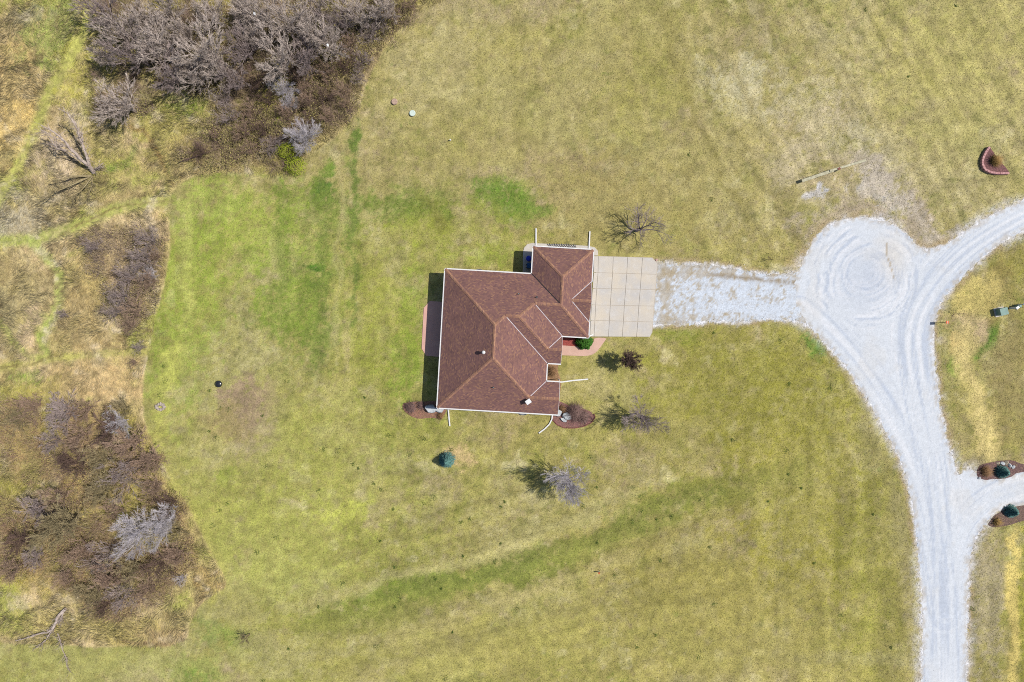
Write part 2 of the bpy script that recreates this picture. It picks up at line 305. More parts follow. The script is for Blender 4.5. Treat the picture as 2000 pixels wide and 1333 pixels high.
JIT = None
def put(col, c, wgt):
    c = np.array(lin(c))
    if JIT is not None and len(JIT) == len(col): wgt = np.clip(wgt + (JIT - .5) * 2.4 * np.minimum(wgt, .45), 0, 1)
    return col * (1 - wgt[:, None]) + c * wgt[:, None]
def blob_w(x, y, b, wob):
    cx, cy, rx, ry, ang, _, s = b
    t = math.radians(ang); dx = x - cx; dy = y - cy
    a = (dx * math.cos(t) + dy * math.sin(t)) / (rx * 1.25); q = (-dx * math.sin(t) + dy * math.cos(t)) / (ry * 1.25)
    d = np.sqrt(a * a + q * q) + wob
    return s * (1 - sst(.45, 1.15, d))
def ground_colour(X, Y):
    """colour of grass, soil and litter at world x, y (numpy arrays), linear albedo; also lawn mask"""
    global JIT
    x0 = PX(X); y0 = PY(Y)
    JIT = .5 * vnoise(x0 / 2.3, y0 / 2.3, 201) + .5 * vnoise(x0 / 4.9, y0 / 4.9, 202)
    wx = x0 + (fbm(x0, y0, 60, 3, 11) - .5) * 34; wy = y0 + (fbm(x0, y0, 60, 3, 12) - .5) * 34
    wob = (fbm(x0, y0, 22, 4, 13, .8) - .5) * 2.2
    n1 = fbm(x0, y0, 260, 4, 1); n2 = fbm(x0, y0, 70, 4, 2, .6); n3 = fbm(x0, y0, 14, 3, 3, .7)
    N = len(x0)
    base = np.tile(np.array(lin((164, 154, 84))), (N, 1))
    base = put(base, (168, 156, 98), (1 - sst(380, 560, y0 + (n2 - .5) * 160)) * .85)
    base = put(base, (158, 158, 78), (1 - sst(820, 1000, x0 + (n2 - .5) * 200)) * sst(330, 460, y0) * .6)
    base = put(base, (176, 164, 110), sst(1500, 1700, x0) * (1 - sst(380, 480, y0)) * .5)
    base = put(base, (154, 144, 78), sst(1815, 1830, x0) * sst(450, 520, y0) * .8)
    base = put(base, (180, 170, 120), sst(.52, .72, n2) * .4)
    base = put(base, (128, 136, 44), sst(.52, .75, 1 - n2) * .35)
    base = put(base, (178, 170, 112), sst(.55, .75, n1) * .35)
    # pale dry spots, darker lush tufts and mowing streaks
    base = put(base, (206, 196, 140), sst(.66, .76, fbm(x0, y0, 26, 2, 21)) * .5 * sst(.45, .6, fbm(x0, y0, 150, 2, 22)))
    base = put(base, (104, 124, 44), sst(.84, .90, fbm(x0, y0, 9, 1, 23)) * .5 * sst(.5, .7, fbm(x0, y0, 200, 2, 24)))
    base = put(base, (168, 150, 112), sst(.56, .72, fbm(wx, wy, 120, 5, 25, .65)) * .5)
    base = put(base, (184, 174, 96), sst(.56, .74, fbm(wx, wy, 95, 5, 26, .65)) * .4)
    n5 = fbm(x0, y0, 20, 4, 27, .8); n6 = fbm(x0, y0, 11, 3, 28, .8)
    base = put(base, (124, 124, 58), sst(.52, .72, n5) * .5)
    base = put(base, (192, 180, 130), sst(.54, .74, 1 - n5) * .3)
    base = put(base, (150, 132, 96), sst(.58, .74, n6) * .35)
    for b in LAWN_BLOBS:
        if b[6] > 0: base = put(base, b[5], blob_w(wx, wy, b, wob))
    for pl, hw, c, sg in LAWN_BANDS:
        d = seg_dist(wx, wy, chaikin(pl, 2, False)) + wob * hw * 1.1; base = put(base, c, sg * (1 - sst(hw * .15, hw * 1.3, d)))
    ang = math.radians(-28); st = fbm((x0 * math.cos(ang) + y0 * math.sin(ang)) * 8, (-x0 * math.sin(ang) + y0 * math.cos(ang)) * .6, 90, 3, 31)
    base = base * (1 + (st - .5)[:, None] * .6 * (sst(1250, 1500, x0) * (1 - sst(420, 600, y0)))[:, None])
    sv = fbm(x0 * 3, y0 * .3, 60, 2, 33); base = base * (1 + (sv - .5)[:, None] * .6 * (sst(1300, 1600, x0) * sst(700, 900, y0))[:, None])
    a2 = math.radians(-16); s3 = fbm((x0 * math.cos(a2) + y0 * math.sin(a2)) * .5, (-x0 * math.sin(a2) + y0 * math.cos(a2)) * 6, 90, 3, 34)
    base = base * (1 + (s3 - .5)[:, None] * .5 * (sst(500, 700, x0) * (1 - sst(1300, 1600, x0)) * sst(850, 1000, y0))[:, None])
    s4 = fbm(x0 * 5, y0 * .5, 80, 3, 35); base = base * (1 + (s4 - .5)[:, None] * .28 * ((1 - sst(760, 860, x0)) * (1 - sst(760, 900, y0)))[:, None])
    base = base * (1 + (n3 - .5)[:, None] * .7)
    base = base * np.array([.955, .95, 1.04])
    # rough unmown grassland in the west
    wild = np.tile(np.array(lin((184, 168, 112))), (N, 1))
    m1 = fbm(x0, y0, 90, 4, 41, .6); m2 = fbm(x0, y0, 30, 4, 42, .65)
    wild = put(wild, (160, 162, 80), sst(.5, .66, m1) * .8)
    wild = put(wild, (206, 184, 146), sst(.5, .66, 1 - m1) * .6)
    wild = put(wild, (138, 118, 78), sst(.52, .7, m2) * .6)
    for b in WILD_BLOBS: wild = put(wild, b[5], blob_w(wx, wy, b, wob))
    for pl, hw, c, s in WILD_PATHS:
        d = seg_dist(x0 + (n3 - .5) * 10, y0 + (m2 - .5) * 10, chaikin(pl, 2, False)); wild = put(wild, c, s * .95 * (1 - sst(hw * .35, hw * 1.5, d)) * (.75 + .25 * sst(.35, .6, m2)))
    for P, c in zip(THICKET, THCOL):
        d = sdf(wx, wy, P); wild = put(wild, c, .7 * (1 - sst(-14, 6, d)) * (.5 + .5 * sst(.3, .55, m2)))
        wild = put(wild, (156, 148, 70), .6 * (1 - sst(-14, 6, d)) * sst(.55, .68, fbm(x0, y0, 50, 3, 47)))
    wild = wild * (1 + (fbm(x0, y0, 10, 3, 43, .8) - .5)[:, None] * 1.2)
    wild = put(wild, (214, 198, 168), sst(.6, .75, fbm(wx, wy, 38, 4, 44, .7)) * .5)
    wild = put(wild, (124, 108, 74), sst(.60, .72, fbm(wx, wy, 26, 4, 45, .75)) * .6)
    dl = sdf(x0 + (n3 - .5) * 5, y0 + (m2 - .5) * 7, LAWN_W)
    k = 1 - sst(-2.5, 2.5, dl)
    col = wild * (1 - k[:, None]) + base * k[:, None]
    # worn strip and stone-strewn margins along the gravel
    dr = np.minimum(sdf(x0, y0, ROAD), sdf(x0, y0, DRIVE))
    col = put(col, (168, 148, 112), (1 - sst(2, 15, dr + (n2 - .5) * 22)) * .75)
    col = put(col, (222, 222, 226), np.maximum((1 - sst(-2, 8, dr + (n3 - .5) * 16)) * .9, (1 - sst(0, 26, dr)) * .45 * sst(.35, .6, n2) * sst(1500, 1560, x0)))
    return col * ALB, k

# ------------------------------------------------------------------ ground sheet
def axis(lo, hi, step, far):
    a = list(np.arange(lo, hi + 1e-6, step)); d = step; p = hi
    while p < far: d *= 1.11; p += d; a.append(p)
    d = step; p = lo
    while p > -far: d *= 1.11; p -= d; a.insert(0, p)
    return np.array(a)
def grid_mesh(xs, ys):
    X, Y = np.meshgrid(xs, ys); nx, ny = len(xs), len(ys)
    i = np.arange(nx * ny).reshape(ny, nx)
    T = np.stack([i[:-1, :-1], i[:-1, 1:], i[1:, 1:], i[1:, :-1]], -1).reshape(-1, 4)
    return X.ravel(), Y.ravel(), T
GX, GY, GT = grid_mesh(axis(-66, 66, .2, 1200), axis(-45, 45, .2, 1200))
gcol, gk = ground_colour(GX, GY)
M_ground = attr_mat('ground_grass_and_soil', 6.5, .36, dark=A((98, 98, 56)), dark_amt=.5, bmp=.05, spec_scale=4.2)
gr = np_mesh('ground', np.stack([GX, GY, np.zeros_like(GX)], 1), GT, M_ground, gcol, quads=True)
tag(gr, 'yellow-green lawn with dry tan patches running into rough straw-coloured meadow', kind='structure')

# ------------------------------------------------------------------ gravel road and gravel drive (sheets with ragged edges)
def sheet(name, P, z, rag, seed, colfn, mat, label, step=.2, pad=3):
    X = [p[0] for p in P]; Y = [p[1] for p in P]
    w0, w1 = W(max(min(X), 1200) - pad, min(max(Y), 1500) + pad), W(min(max(X), 2250) + pad, max(min(Y), 180) - pad)
    gx, gy, T = grid_mesh(np.arange(w0.x, w1.x, step), np.arange(w0.y, w1.y, step))
    def D(gx, gy):
        x, y = PX(gx), PY(gy)
        return sdf(x, y, P) * K + (fbm(x, y, 9, 3, seed, .7) - .5) * rag
    d = D(gx, gy); e = .03
    keep = (d[T] < 0).any(1); T = T[keep]
    used = np.unique(T); remap = np.full(len(gx), -1); remap[used] = np.arange(len(used)); T = remap[T]
    gx, gy, d = gx[used], gy[used], d[used]
    o = d > 0
    for _ in range(3):
        ddx = (D(gx[o] + e, gy[o]) - D(gx[o] - e, gy[o])) / (2 * e); ddy = (D(gx[o], gy[o] + e) - D(gx[o], gy[o] - e)) / (2 * e)
        g2 = np.maximum(ddx ** 2 + ddy ** 2, .6); dd = np.clip(D(gx[o], gy[o]), -.15, .15)
        gx[o] -= dd * ddx / g2 * .8; gy[o] -= dd * ddy / g2 * .8
    col = colfn(PX(gx), PY(gy), D(gx, gy))
    return tag(np_mesh(name, np.stack([gx, gy, np.full_like(gx, z)], 1), T, mat, col, quads=True), label, kind='structure')
CL1 = chaikin([(2300, 290), (2050, 395), (1940, 455), (1870, 505), (1815, 570), (1780, 640), (1790, 740), (1815, 850), (1830, 950), (1842, 1080), (1846, 1200), (1845, 1500)], 2, False)
CL2 = chaikin([(1560, 610), (1640, 680), (1720, 790), (1780, 900), (1812, 1010), (1830, 1110), (1845, 1200)], 2, False)
CL3 = chaikin([(2300, 880), (2050, 940), (1960, 960), (1900, 1000), (1868, 1060), (1850, 1150), (1845, 1300)], 2, False)
def road_col(x, y, d):
    c = np.tile(np.array(lin((208, 212, 217), .96)), (len(x), 1))
    r = np.hypot((x - 1690), (y - 530) * 1.02) + (fbm(x, y, 60, 2, 51) - .5) * 26
    ra = np.hypot((x - 1700), (y - 552)) + (fbm(x, y, 70, 2, 151) - .5) * 30
    sc = fbm(r * 1.0, x * .05, 5, 3, 52, .8) * .5 + fbm(ra, y * .05, 6, 3, 152, .8) * .5
    sc = .5 + (sc - .5) * 1.9 * sst(.3, .6, fbm(x, y, 40, 3, 153)); wc = 1 - sst(85, 118, np.hypot(x - 1690, y - 530))
    d1 = seg_dist(x, y, CL1); d2 = seg_dist(x, y, CL2); d3 = seg_dist(x, y, CL3)
    s1 = fbm(d1 + 100, y * .03, 6, 3, 53, .7); s2 = fbm(d2 + 300, y * .03, 7, 3, 54, .7); s3 = fbm(d3 + 500, x * .03, 6, 3, 55, .7)
    w3 = np.exp(-(d3 / 22) ** 2) * sst(1850, 1880, x + 0 * y); w2 = np.exp(-(d2 / 30) ** 2) * (1 - w3); w1 = np.exp(-(d1 / 34) ** 2)
    s = (s1 * w1 + s2 * w2 + s3 * w3 * 1.5 + sc * wc * 2 + .5 * .15) / (w1 + w2 + w3 * 1.5 + wc * 2 + .15)
    c = put(c, (172, 181, 196), sst(.50, .66, s) * .65)
    c = put(c, (222, 222, 224), sst(.53, .66, 1 - s) * .6)
    c = put(c, (172, 180, 194), np.exp(-((np.hypot(x - 1690, (y - 545) * .9)) / 55) ** 2) * .42 * (.5 + fbm(x, y, 20, 3, 58)))
    c = put(c, (206, 200, 190), (sst(.58, .7, fbm(x, y, 55, 4, 56)) * .22))
    c = put(c, (216, 200, 172), np.exp(-((np.hypot(x - 1745, (y - 500) * .6)) / 26) ** 2) * .35)
    c = put(c, (178, 166, 148), (1 - sst(0, .7, -d)) * .6 * sst(.42, .6, fbm(x, y, 7, 2, 57)))
    c = put(c, (168, 150, 120), .75 * (1 - sst(.5, 1.9, seg_dist(x + (fbm(x, y, 9, 2, 157) - .5) * 5, y, [(1730, 476), (1733, 496), (1740, 520), (1748, 545)]))))
    c = c * (1 + (fbm(x, y, 6, 3, 59, .8) - .5)[:, None] * .2)
    return c * ALB
def drive_col(x, y, d):
    c = np.tile(np.array(lin((200, 207, 216))), (len(x), 1))
    cen = np.abs(y - (577 + (x - 1280) * .02)) / 48
    left = 1 - sst(1290, 1450, x)
    n = fbm(x, y, 13, 5, 61, .85)
    q = sst(.55, .66, n + .13 * sst(.55, 1.0, cen) + .05 * left - .015 + .12 * np.exp(-((x - 1300) / 12) ** 2))
    q = np.clip(q + .55 * sst(.5, .66, fbm(x, y, 5, 3, 161, .8)) * (.4 + .6 * left), 0, 1)
    c = put(c, (168, 152, 122), q * .7 * (.5 + fbm(x, y, 8, 2, 163)))
    strip = np.exp(-((y - (536 + (x - 1380) * .10)) / 4.5) ** 2) * sst(1370, 1400, x) * (1 - sst(1560, 1590, x))
    c = put(c, (142, 124, 94), np.clip(strip * .8 * sst(.25, .45, n), 0, .9))
    c = c * (1 + (fbm(x, y, 5, 3, 62, .8) - .5)[:, None] * .3)
    return c * ALB
M_road = attr_mat('white_crushed_limestone', 7, .16, dark=A((150, 152, 160)), dark_amt=.28, bmp=.03, spec_scale=7)
M_drive = attr_mat('loose_gravel', 8, .22, dark=A((132, 116, 96)), dark_amt=.45, bmp=.05, spec_scale=5)
sheet('gravel_drive', DRIVE, .004, 1.1, 71, drive_col, M_drive, 'patchy white gravel drive with weeds between concrete slab and turning circle')
sheet('gravel_road', ROAD, .008, .9, 72, road_col, M_road, 'white gravel road with turning circle, wheel tracks and a side branch')

# ------------------------------------------------------------------ spikes (grass blades, twigs) from numpy arrays
rng = np.random.default_rng(7)
def spikes(P0, D, wdt, col):
    """thin 3-sided pointed blades from base P0 along D (n,3)"""
    n = len(P0); L = np.linalg.norm(D, axis=1, keepdims=True); d = D / L
    ref = np.tile([0.13, 0.31, 1.0], (n, 1)); ref[np.abs(d[:, 2]) > .9] = [1, 0, 0]
    a = np.cross(d, ref); a /= np.linalg.norm(a, axis=1, keepdims=True); b = np.cross(a, d)
    wdt = np.asarray(wdt).reshape(-1, 1) * np.ones((n, 1))
    V = np.empty((n, 4, 3), np.float32)
    for k, t in enumerate((.5, 2.6, 4.7)): V[:, k] = P0 + (a * math.cos(t) + b * math.sin(t)) * wdt
    V[:, 3] = P0 + D
    i = (np.arange(n) * 4)[:, None]
    T = np.concatenate([i + [0, 1, 3], i + [1, 2, 3], i + [2, 0, 3]], 1).reshape(-1, 3)
    return V.reshape(-1, 3), T, np.repeat(col, 4, 0)
M_blade = attr_mat('grass_blades', 3, .15, bmp=0)
SLABS = []  # polygons (px) kept free of grass, filled below
HOUSE_KEEP = [(868, 524), (1040, 533), (1020, 478), (1170, 482), (1290, 503), (1278, 662), (1200, 662), (1150, 700), (1096, 760), (1094, 812), (855, 800)]
def scatter(n, x0, x1, y0, y1):
    x = rng.uniform(x0, x1, n); y = rng.uniform(y0, y1, n)
    return x, y
# lawn
x, y = scatter(560000, -40, 2040, -40, 1373)
X = (x - 1000) * K; Y = (666.5 - y) * K
c, k = ground_colour(X, Y)
ok = (k > .5) & (sdf(x, y, ROAD) > 1.5) & (sdf(x, y, DRIVE) > -4 + 8 * 0) & ~inside(x, y, HOUSE_KEEP) & ~inside(x, y, [(824, 586), (870, 588), (868, 700), (826, 697)])
x, y, X, Y, c = x[ok], y[ok], X[ok], Y[ok], c[ok]; n = len(x)
th = rng.uniform(0, 2 * math.pi, n); L = rng.uniform(.07, .17, n); el = rng.uniform(.3, 1.0, n)
D = np.stack([np.cos(th) * np.cos(el) * L, np.sin(th) * np.cos(el) * L, np.sin(el) * L], 1)
c = c * rng.uniform(.7, 1.45, n)[:, None]; t = rng.random(n)[:, None]
c = np.where(t < .16, c * .5 + np.array(lin((214, 204, 150), ALB)) * .5, np.where(t > .86, c * .45 + np.array(lin((104, 118, 46), ALB)) * .4, c))
V, T, cc = spikes(np.stack([X, Y, np.zeros(n)], 1), D, rng.uniform(.012, .026, n), c)
tag(np_mesh('lawn_grass', V, T, M_blade, cc), 'short yellow-green lawn grass with dry straw blades', 'grass', kind='stuff')
# darker weed tufts dotted over the lawn
wp = [(447, 800), (700, 915), (445, 985), (430, 997), (745, 955), (825, 985), (847, 970), (768, 995), (770, 1108), (670, 1140), (781, 1165), (622, 1185), (771, 1185), (850, 1130), (862, 1150), (502, 1078), (900, 1020), (917, 1014), (985, 980), (978, 990), (560, 745), (318, 715), (322, 745),
      (313, 773), (1125, 925), (1690, 20), (1866, 12), (1774, 150), (1390, 390), (1345, 303), (1310, 1010), (1590, 1100), (1705, 1005), (660, 880), (1280, 1240), (760, 850), (830, 858), (880, 700 + 180), (520, 910), (540, 1050), (1430, 860), (1500, 980), (1620, 760), (1395, 1180), (1900, 1190), (1740, 1265), (1725, 1225)]
wr = np.random.default_rng(17)
wp += [(wr.uniform(400, 1750), wr.uniform(640, 1330)) for _ in range(50)]
wp = [p for p in wp if not (820 < p[0] < 1300 and 440 < p[1] < 850)]
wa = np.repeat(np.array(wp), 34, 0); n = len(wa); rs = np.repeat(wr.uniform(.06, .22, len(wp)), 34)
P0 = np.stack([(wa[:, 0] - 1000) * K + wr.normal(0, 1, n) * rs, (666.5 - wa[:, 1]) * K + wr.normal(0, 1, n) * rs, np.zeros(n)], 1)
th = wr.uniform(0, 6.28, n); L = wr.uniform(.12, .24, n)
V, T, cc = spikes(P0, np.stack([np.cos(th) * L * .7, np.sin(th) * L * .7, L * .7], 1), .022, np.array(lin((84, 108, 44), ALB))[None] * wr.uniform(.6, 1.3, n)[:, None])
tag(np_mesh('lawn_weeds', V, T, M_blade, cc), 'small dark green weed tufts dotted over the lawn', 'weeds', kind='stuff')
# tall meadow grass
x, y = scatter(330000, -60, 900, -40, 1300)
X = (x - 1000) * K; Y = (666.5 - y) * K
c, k = ground_colour(X, Y)
pd = np.full(len(x), 1e9)
for pl, hw, _, s in WILD_PATHS[:5]: pd = np.minimum(pd, seg_dist(x, y, pl) - hw)
ok = (k < .35) & (pd > rng.uniform(-6, 2, len(x)))
x, y, X, Y, c = x[ok], y[ok], X[ok], Y[ok], c[ok]; n = len(x)
th = fbm(x, y, 45, 2, 81) * 9 + rng.normal(0, .45, n); L = rng.uniform(.25, .8, n); el = rng.uniform(.12, .8, n)
D = np.stack([np.cos(th) * np.cos(el) * L, np.sin(th) * np.cos(el) * L, np.sin(el) * L], 1)
c = c * rng.uniform(.75, 1.5, n)[:, None]; t = rng.random(n)[:, None]
c = np.where(t < .3, c * .5 + np.array(lin((218, 198, 152), ALB)) * .5, c)
V, T, cc = spikes(np.stack([X, Y, np.zeros(n)], 1), D, rng.uniform(.014, .03, n), c)
tag(np_mesh('meadow_grass', V, T, M_blade, cc), 'tall matted straw-coloured meadow grass west of the lawn', 'grass', kind='stuff')
# stray stones along the gravel margins
x, y = scatter(60000, 1270, 2040, 380, 1373)
dr = np.minimum(sdf(x, y, ROAD), sdf(x, y, DRIVE)); p = np.exp(-np.abs(dr) / 5)
ok = (rng.random(len(x)) < p * .8) | ((np.hypot((x - 1590) / 28, (y - 382) / 12) < 1) & (rng.random(len(x)) < .4)) | ((np.hypot((x - 1735) / 50, (y - 395) / 34) < 1) & (rng.random(len(x)) < .35))
x, y = x[ok], y[ok]; n = len(x)
X = (x - 1000) * K; Y = (666.5 - y) * K; r = rng.uniform(.02, .06, n)
th = rng.uniform(0, 6.28, n)
D = np.stack([np.cos(th) * r * .4, np.sin(th) * r * .4, r * .9], 1)
V, T, cc = spikes(np.stack([X, Y, np.full(n, .0)], 1), D, r, np.array(lin((214, 214, 216), ALB))[None] * rng.uniform(.5, 1.15, n)[:, None])
tag(np_mesh('stray_gravel', V, T, M_blade, cc), 'loose white stones scattered along the gravel edges', 'gravel', kind='stuff')

# ------------------------------------------------------------------ house
HS = K * (80 - 3.0) / 80; EZ = 3.0; PITCH = .5
hw0 = W(869.8, 526, 3.0)
hrot = -math.radians(3.3)
def hz(hh): return EZ + hh * HS * PITCH
def U(u, v, h=0): return Vector((u * HS, -v * HS, hz(h)))
house = empty('house', (hw0.x, hw0.y, 0), hrot, 'single-storey house with brown-mauve shingled hip roof and white gutters', 'house')
R1 = (104.4, 104.4, 104.4); R2 = (104.4, 166.6, 104.4); K4 = (123.05, 85.75, 85.75); K3 = (149.75, 85.75, 85.75); K2 = (177, 58.5, 58.5); K1 = (228, 58.5, 58.5)
GN = (228, 4.5, 58.5); P_ = (208.25, 144.25, 27.25); PW = (235.5, 144.25, 27.25); M_ = (177.3, 239.5, 31.5); MW = (235.5, 239.5, 31.5)
T_ = (247, 47.5, 39.5); TE = (286.5, 47.5, 39.5); V1 = (286.5, 8, 0); V2 = (286.5, 87, 0)
nw = (0, 0, 0); g0 = (169.5, 0, 0); gnw = (169.5, -54, 0); gne = (286.5, -54, 0); gse = (286.5, 117, 0); Q = (235.5, 117, 0)
wse = (235.5, 171.5, 0); n1 = (208.8, 171.5, 0); n2_ = (208.8, 208, 0); ene = (235.5, 208, 0); se = (235.5, 271, 0); sw = (0, 271, 0)
FACES = [(nw, R1, R2, sw), (nw, g0, K1, K2, K3, K4, R1), (R1, K4, n1, n2_, M_, R2), (sw, R2, M_, MW, se), (M_, n2_, ene, MW), (K4, K3, P_, PW, wse, n1),
         (K3, K2, Q, P_), (P_, Q, PW), (K2, K1, gse, Q), (gnw, GN, K1, g0), (gnw, gne, GN), (gne, GN, K1, gse, V2, T_, V1), (T_, V1, TE), (T_, TE, V2)]
def shingle_mat(name, c0, c1, c2, c3):
    m, nt, b = new_mat(name, .95); uv = nt.nodes.new('ShaderNodeUVMap').outputs[0]
    br = nt.nodes.new('ShaderNodeTexBrick'); br.inputs['Scale'].default_value = 1; br.offset = .37
    br.inputs['Brick Width'].default_value = .22; br.inputs['Row Height'].default_value = .14; br.inputs['Mortar Size'].default_value = .008
    br.inputs['Color1'].default_value = (0, 0, 0, 1); br.inputs['Color2'].default_value = (1, 1, 1, 1); br.inputs['Mortar'].default_value = (.2, .2, .2, 1)
    nt.links.new(uv, br.inputs['Vector'])
    col = ramp(nt, br.outputs['Color'], [(.0, A(c0)), (.35, A(c1)), (.7, A(c2)), (1.0, A(c3))])
    f = ramp(nt, noise(nt, 7, 3, .7, uv), [(.3, .9), (.7, 1.1)]); col = mixc(nt, col, f, 1.0, 'MULTIPLY')
    f = ramp(nt, noise(nt, .5, 3, .6, uv), [(.3, .9), (.7, 1.1)]); col = mixc(nt, col, f, 1.0, 'MULTIPLY')
    nt.links.new(col, b.inputs['Base Color'])
    bump(nt, b, br.outputs['Color'], .5, .02)
    return m
M_shin = shingle_mat('asphalt_shingles', (112, 82, 80), (127, 92, 86), (133, 97, 88), (152, 114, 92))
M_cap = shingle_mat('ridge_cap_shingles', (136, 102, 92), (150, 110, 92), (160, 118, 94), (174, 134, 106))
M_white = simple('white_painted_metal', (234, 233, 230), (214, 213, 212), 3, .5)
M_flash = simple('grey_metal_flashing', (214, 206, 208), (190, 182, 186), 3, .5)
M_sid = simple('beige_siding', (196, 184, 164), (184, 172, 152), 2, .8)
M_glass, _nt, _b = new_mat('window_glass', .05); _b.inputs['Base Color'].default_value = (.02, .03, .04, 1); _b.inputs['Specular IOR Level'].default_value = .8
M_dark = simple('dark_metal_and_valley_shade', (52, 50, 52), (36, 36, 38), 5, .6)
M_galv = simple('galvanised_metal', (150, 156, 160), (110, 116, 122), 6, .4, metal=.6)
M_stone = simple('pale_limestone', (206, 208, 208), (160, 166, 172), 2.2, .9, .05)
# roof surface with thickness
me = bpy.data.meshes.new('roof'); vs = []; fs = []; uvs = []
for F in FACES:
    P = [U(*p) for p in F]; nrm = (P[1] - P[0]).cross(P[2] - P[0]).normalized()
    if nrm.z < 0: P = P[::-1]; nrm = -nrm
    t = Vector((0, 0, 1)).cross(nrm).normalized(); bb = nrm.cross(t)
    n = len(vs); vs += P; fs.append(tuple(range(n, n + len(P)))); uvs += [(p.dot(t), p.dot(bb)) for p in P]
OUT = [nw, g0, gnw, gne, V1, V2, gse, Q, wse, n1, n2_, ene, se, sw]
# soffit underneath
n = len(vs); vs += [U(p[0], p[1]) - Vector((0, 0, .2)) for p in OUT]; fs.append(tuple(range(n, n + len(OUT)))); uvs += [(p[0] * HS, p[1] * HS) for p in OUT]
me.from_pydata(vs, [], fs); uvl = me.uv_layers.new(name='UVMap'); uvl.data.foreach_set('uv', [c for uv in uvs for c in uv])
roof = link('roof', me, M_shin, house); me.materials.append(M_white)
for p in me.polygons: p.material_index = 1 if p.index == len(me.polygons) - 1 else 0

def strip(name, segs, width, mat, lift, thick=.02):
    """folded cap strips along roof edges; segs in u,v,h with uv layer"""
    m = MB()
    for a, b in segs:
        a = U(*a); b = U(*b); d = (b - a); L = d.length; d.normalize(); side = d.cross(Vector((0, 0, 1))).normalized()
        drop = width / 2 * PITCH * (.72 if abs(d.z) > .05 else 1.0) * (1 if lift > 0 else -1)
        lf = Vector((0, 0, abs(lift)))
        vs = [a + lf, b + lf, a + lf + side * width / 2 - Vector((0, 0, drop)), b + lf + side * width / 2 - Vector((0, 0, drop)), a + lf - side * width / 2 - Vector((0, 0, drop)), b + lf - side * width / 2 - Vector((0, 0, drop))]
        vs += [v - Vector((0, 0, thick)) for v in vs[2:]]
        m.add(vs, [(0, 2, 3, 1), (0, 1, 5, 4), (2, 6, 7, 3), (4, 5, 9, 8)])
    o = m.build(name, mat, roof)
    uvl = o.data.uv_layers.new(name='UVMap')
    for poly in o.data.polygons:
        for li in poly.loop_indices:
            co = o.data.vertices[o.data.loops[li].vertex_index].co; uvl.data[li].uv = (co.y * .8 + co.z, co.x)
    return o
for a, b in [(R1, R2), (K4, K3), (K2, K1), (GN, K1), (P_, PW), (M_, MW), (T_, TE), (nw, R1), (sw, R2), (R1, K4), (K3, K2), (K3, P_), (R2, M_), (K1, gse), (gnw, GN), (gne, GN)]:
    strip('ridge_cap', [(a, b)], .34, M_cap, .035)
for a, b in [(K4, n1), (K2, Q), (P_, Q), (M_, n2_), (T_, V1), (T_, V2)]:
    strip('valley_flashing_and_shade', [(a, b)], .07, M_flash, -.012)
strip('valley_flashing_and_shade', [(g0, K1)], .10, M_dark, -.012)  # no metal in this valley; its shade is painted as a dark strip
# fascia boards and gutters
def edge(a, b, off, w_, h_, z):
    A_ = U(a[0], a[1]); B_ = U(b[0], b[1]); d = (B_ - A_).normalized(); side = Vector((d.y, -d.x, 0))
    m = MB(); c = Vector((0, 0, z))
    m.bar(A_ + side * off + c, B_ + side * off + c, w_, h_); return m
loop = [nw, sw, se, ene, n2_, n1, wse, Q, gse, V2, V1, gne, gnw, g0]
gut = [(nw, sw), (sw, se), (ene, n2_), (n2_, n1), (n1, wse), (Q, gse), (gse, V2), (V1, gne), (gne, gnw), (gnw, g0), (g0, nw)]
for a, b in gut:
    A_ = U(a[0], a[1]); B_ = U(b[0], b[1]); d = (B_ - A_).normalized(); out = Vector((-d.y, d.x, 0)) * -1
    m = MB(); ext = d * .10
    # open K-style trough: bottom, inner and outer wall
    for off, zc, ww, hh_ in ((.012, -.08, .02, .15), (.122, -.075, .02, .14), (.067, -.155, .12, .015)):
        m.bar(A_ - ext * .5 + out * off + Vector((0, 0, zc)), B_ + ext * .5 + out * off + Vector((0, 0, zc)), ww, hh_)
    m.bar(A_ + out * .067 + Vector((0, 0, -.03)), B_ + out * .067 + Vector((0, 0, -.03)), .09, .012)
    m.build('gutter', M_white, house)
for a, apex, b in [(ene, MW, se), (wse, PW, Q), (V1, TE, V2)]:
    m = MB()
    for p, q in ((a, apex), (apex, b)):
        m.bar(U(*p) + Vector((.015, 0, -.09)), U(*q) + Vector((.015, 0, -.09)), .03, .16)
    m.build('rake_board', M_white, house)
# walls
WOFF = 8.0
def inset(P, d):
    out = []; n = len(P)
    for i in range(n):
        a, b, c = Vector(P[i - 1][:2]), Vector(P[i][:2]), Vector(P[(i + 1) % n][:2])
        e1 = (b - a).normalized(); e2 = (c - b).normalized()
        n1v = Vector((-e1.y, e1.x)); n2v = Vector((-e2.y, e2.x))
        out.append(b + (n1v + n2v) * d / (1 + n1v.dot(n2v)))
    return out
loopc = [p for p in [nw, g0, gnw, gne, gse, Q, wse, n1, n2_, ene, se, sw]]
IN = inset(loopc, WOFF)
if not (min(p.x for p in IN) > 0): IN = inset(loopc, -WOFF)
MB().prism([(p.x * HS, -p.y * HS) for p in IN], -.05, EZ - .205).build('wall', M_sid, house)
M_gable = M_sid
for a, apex, b in [(ene, MW, se), (wse, PW, Q), (V1, TE, V2)]:
    m = MB(); x1 = (a[0] - WOFF) * HS if a[0] < 280 else (a[0] - WOFF) * HS
    pa, pb, pc = U(*a), U(*apex), U(*b); k = .93
    vs = []
    for xx in (x1 - .1, x1): vs += [(xx, pa.y, EZ - .1), (xx, pb.y, pb.z - .08), (xx, pc.y, EZ - .1)]
    m.add(vs, [(0, 1, 2), (3, 5, 4), (0, 3, 4, 1), (1, 4, 5, 2), (2, 5, 3, 0)]); m.build('gable_wall', M_sid, house)
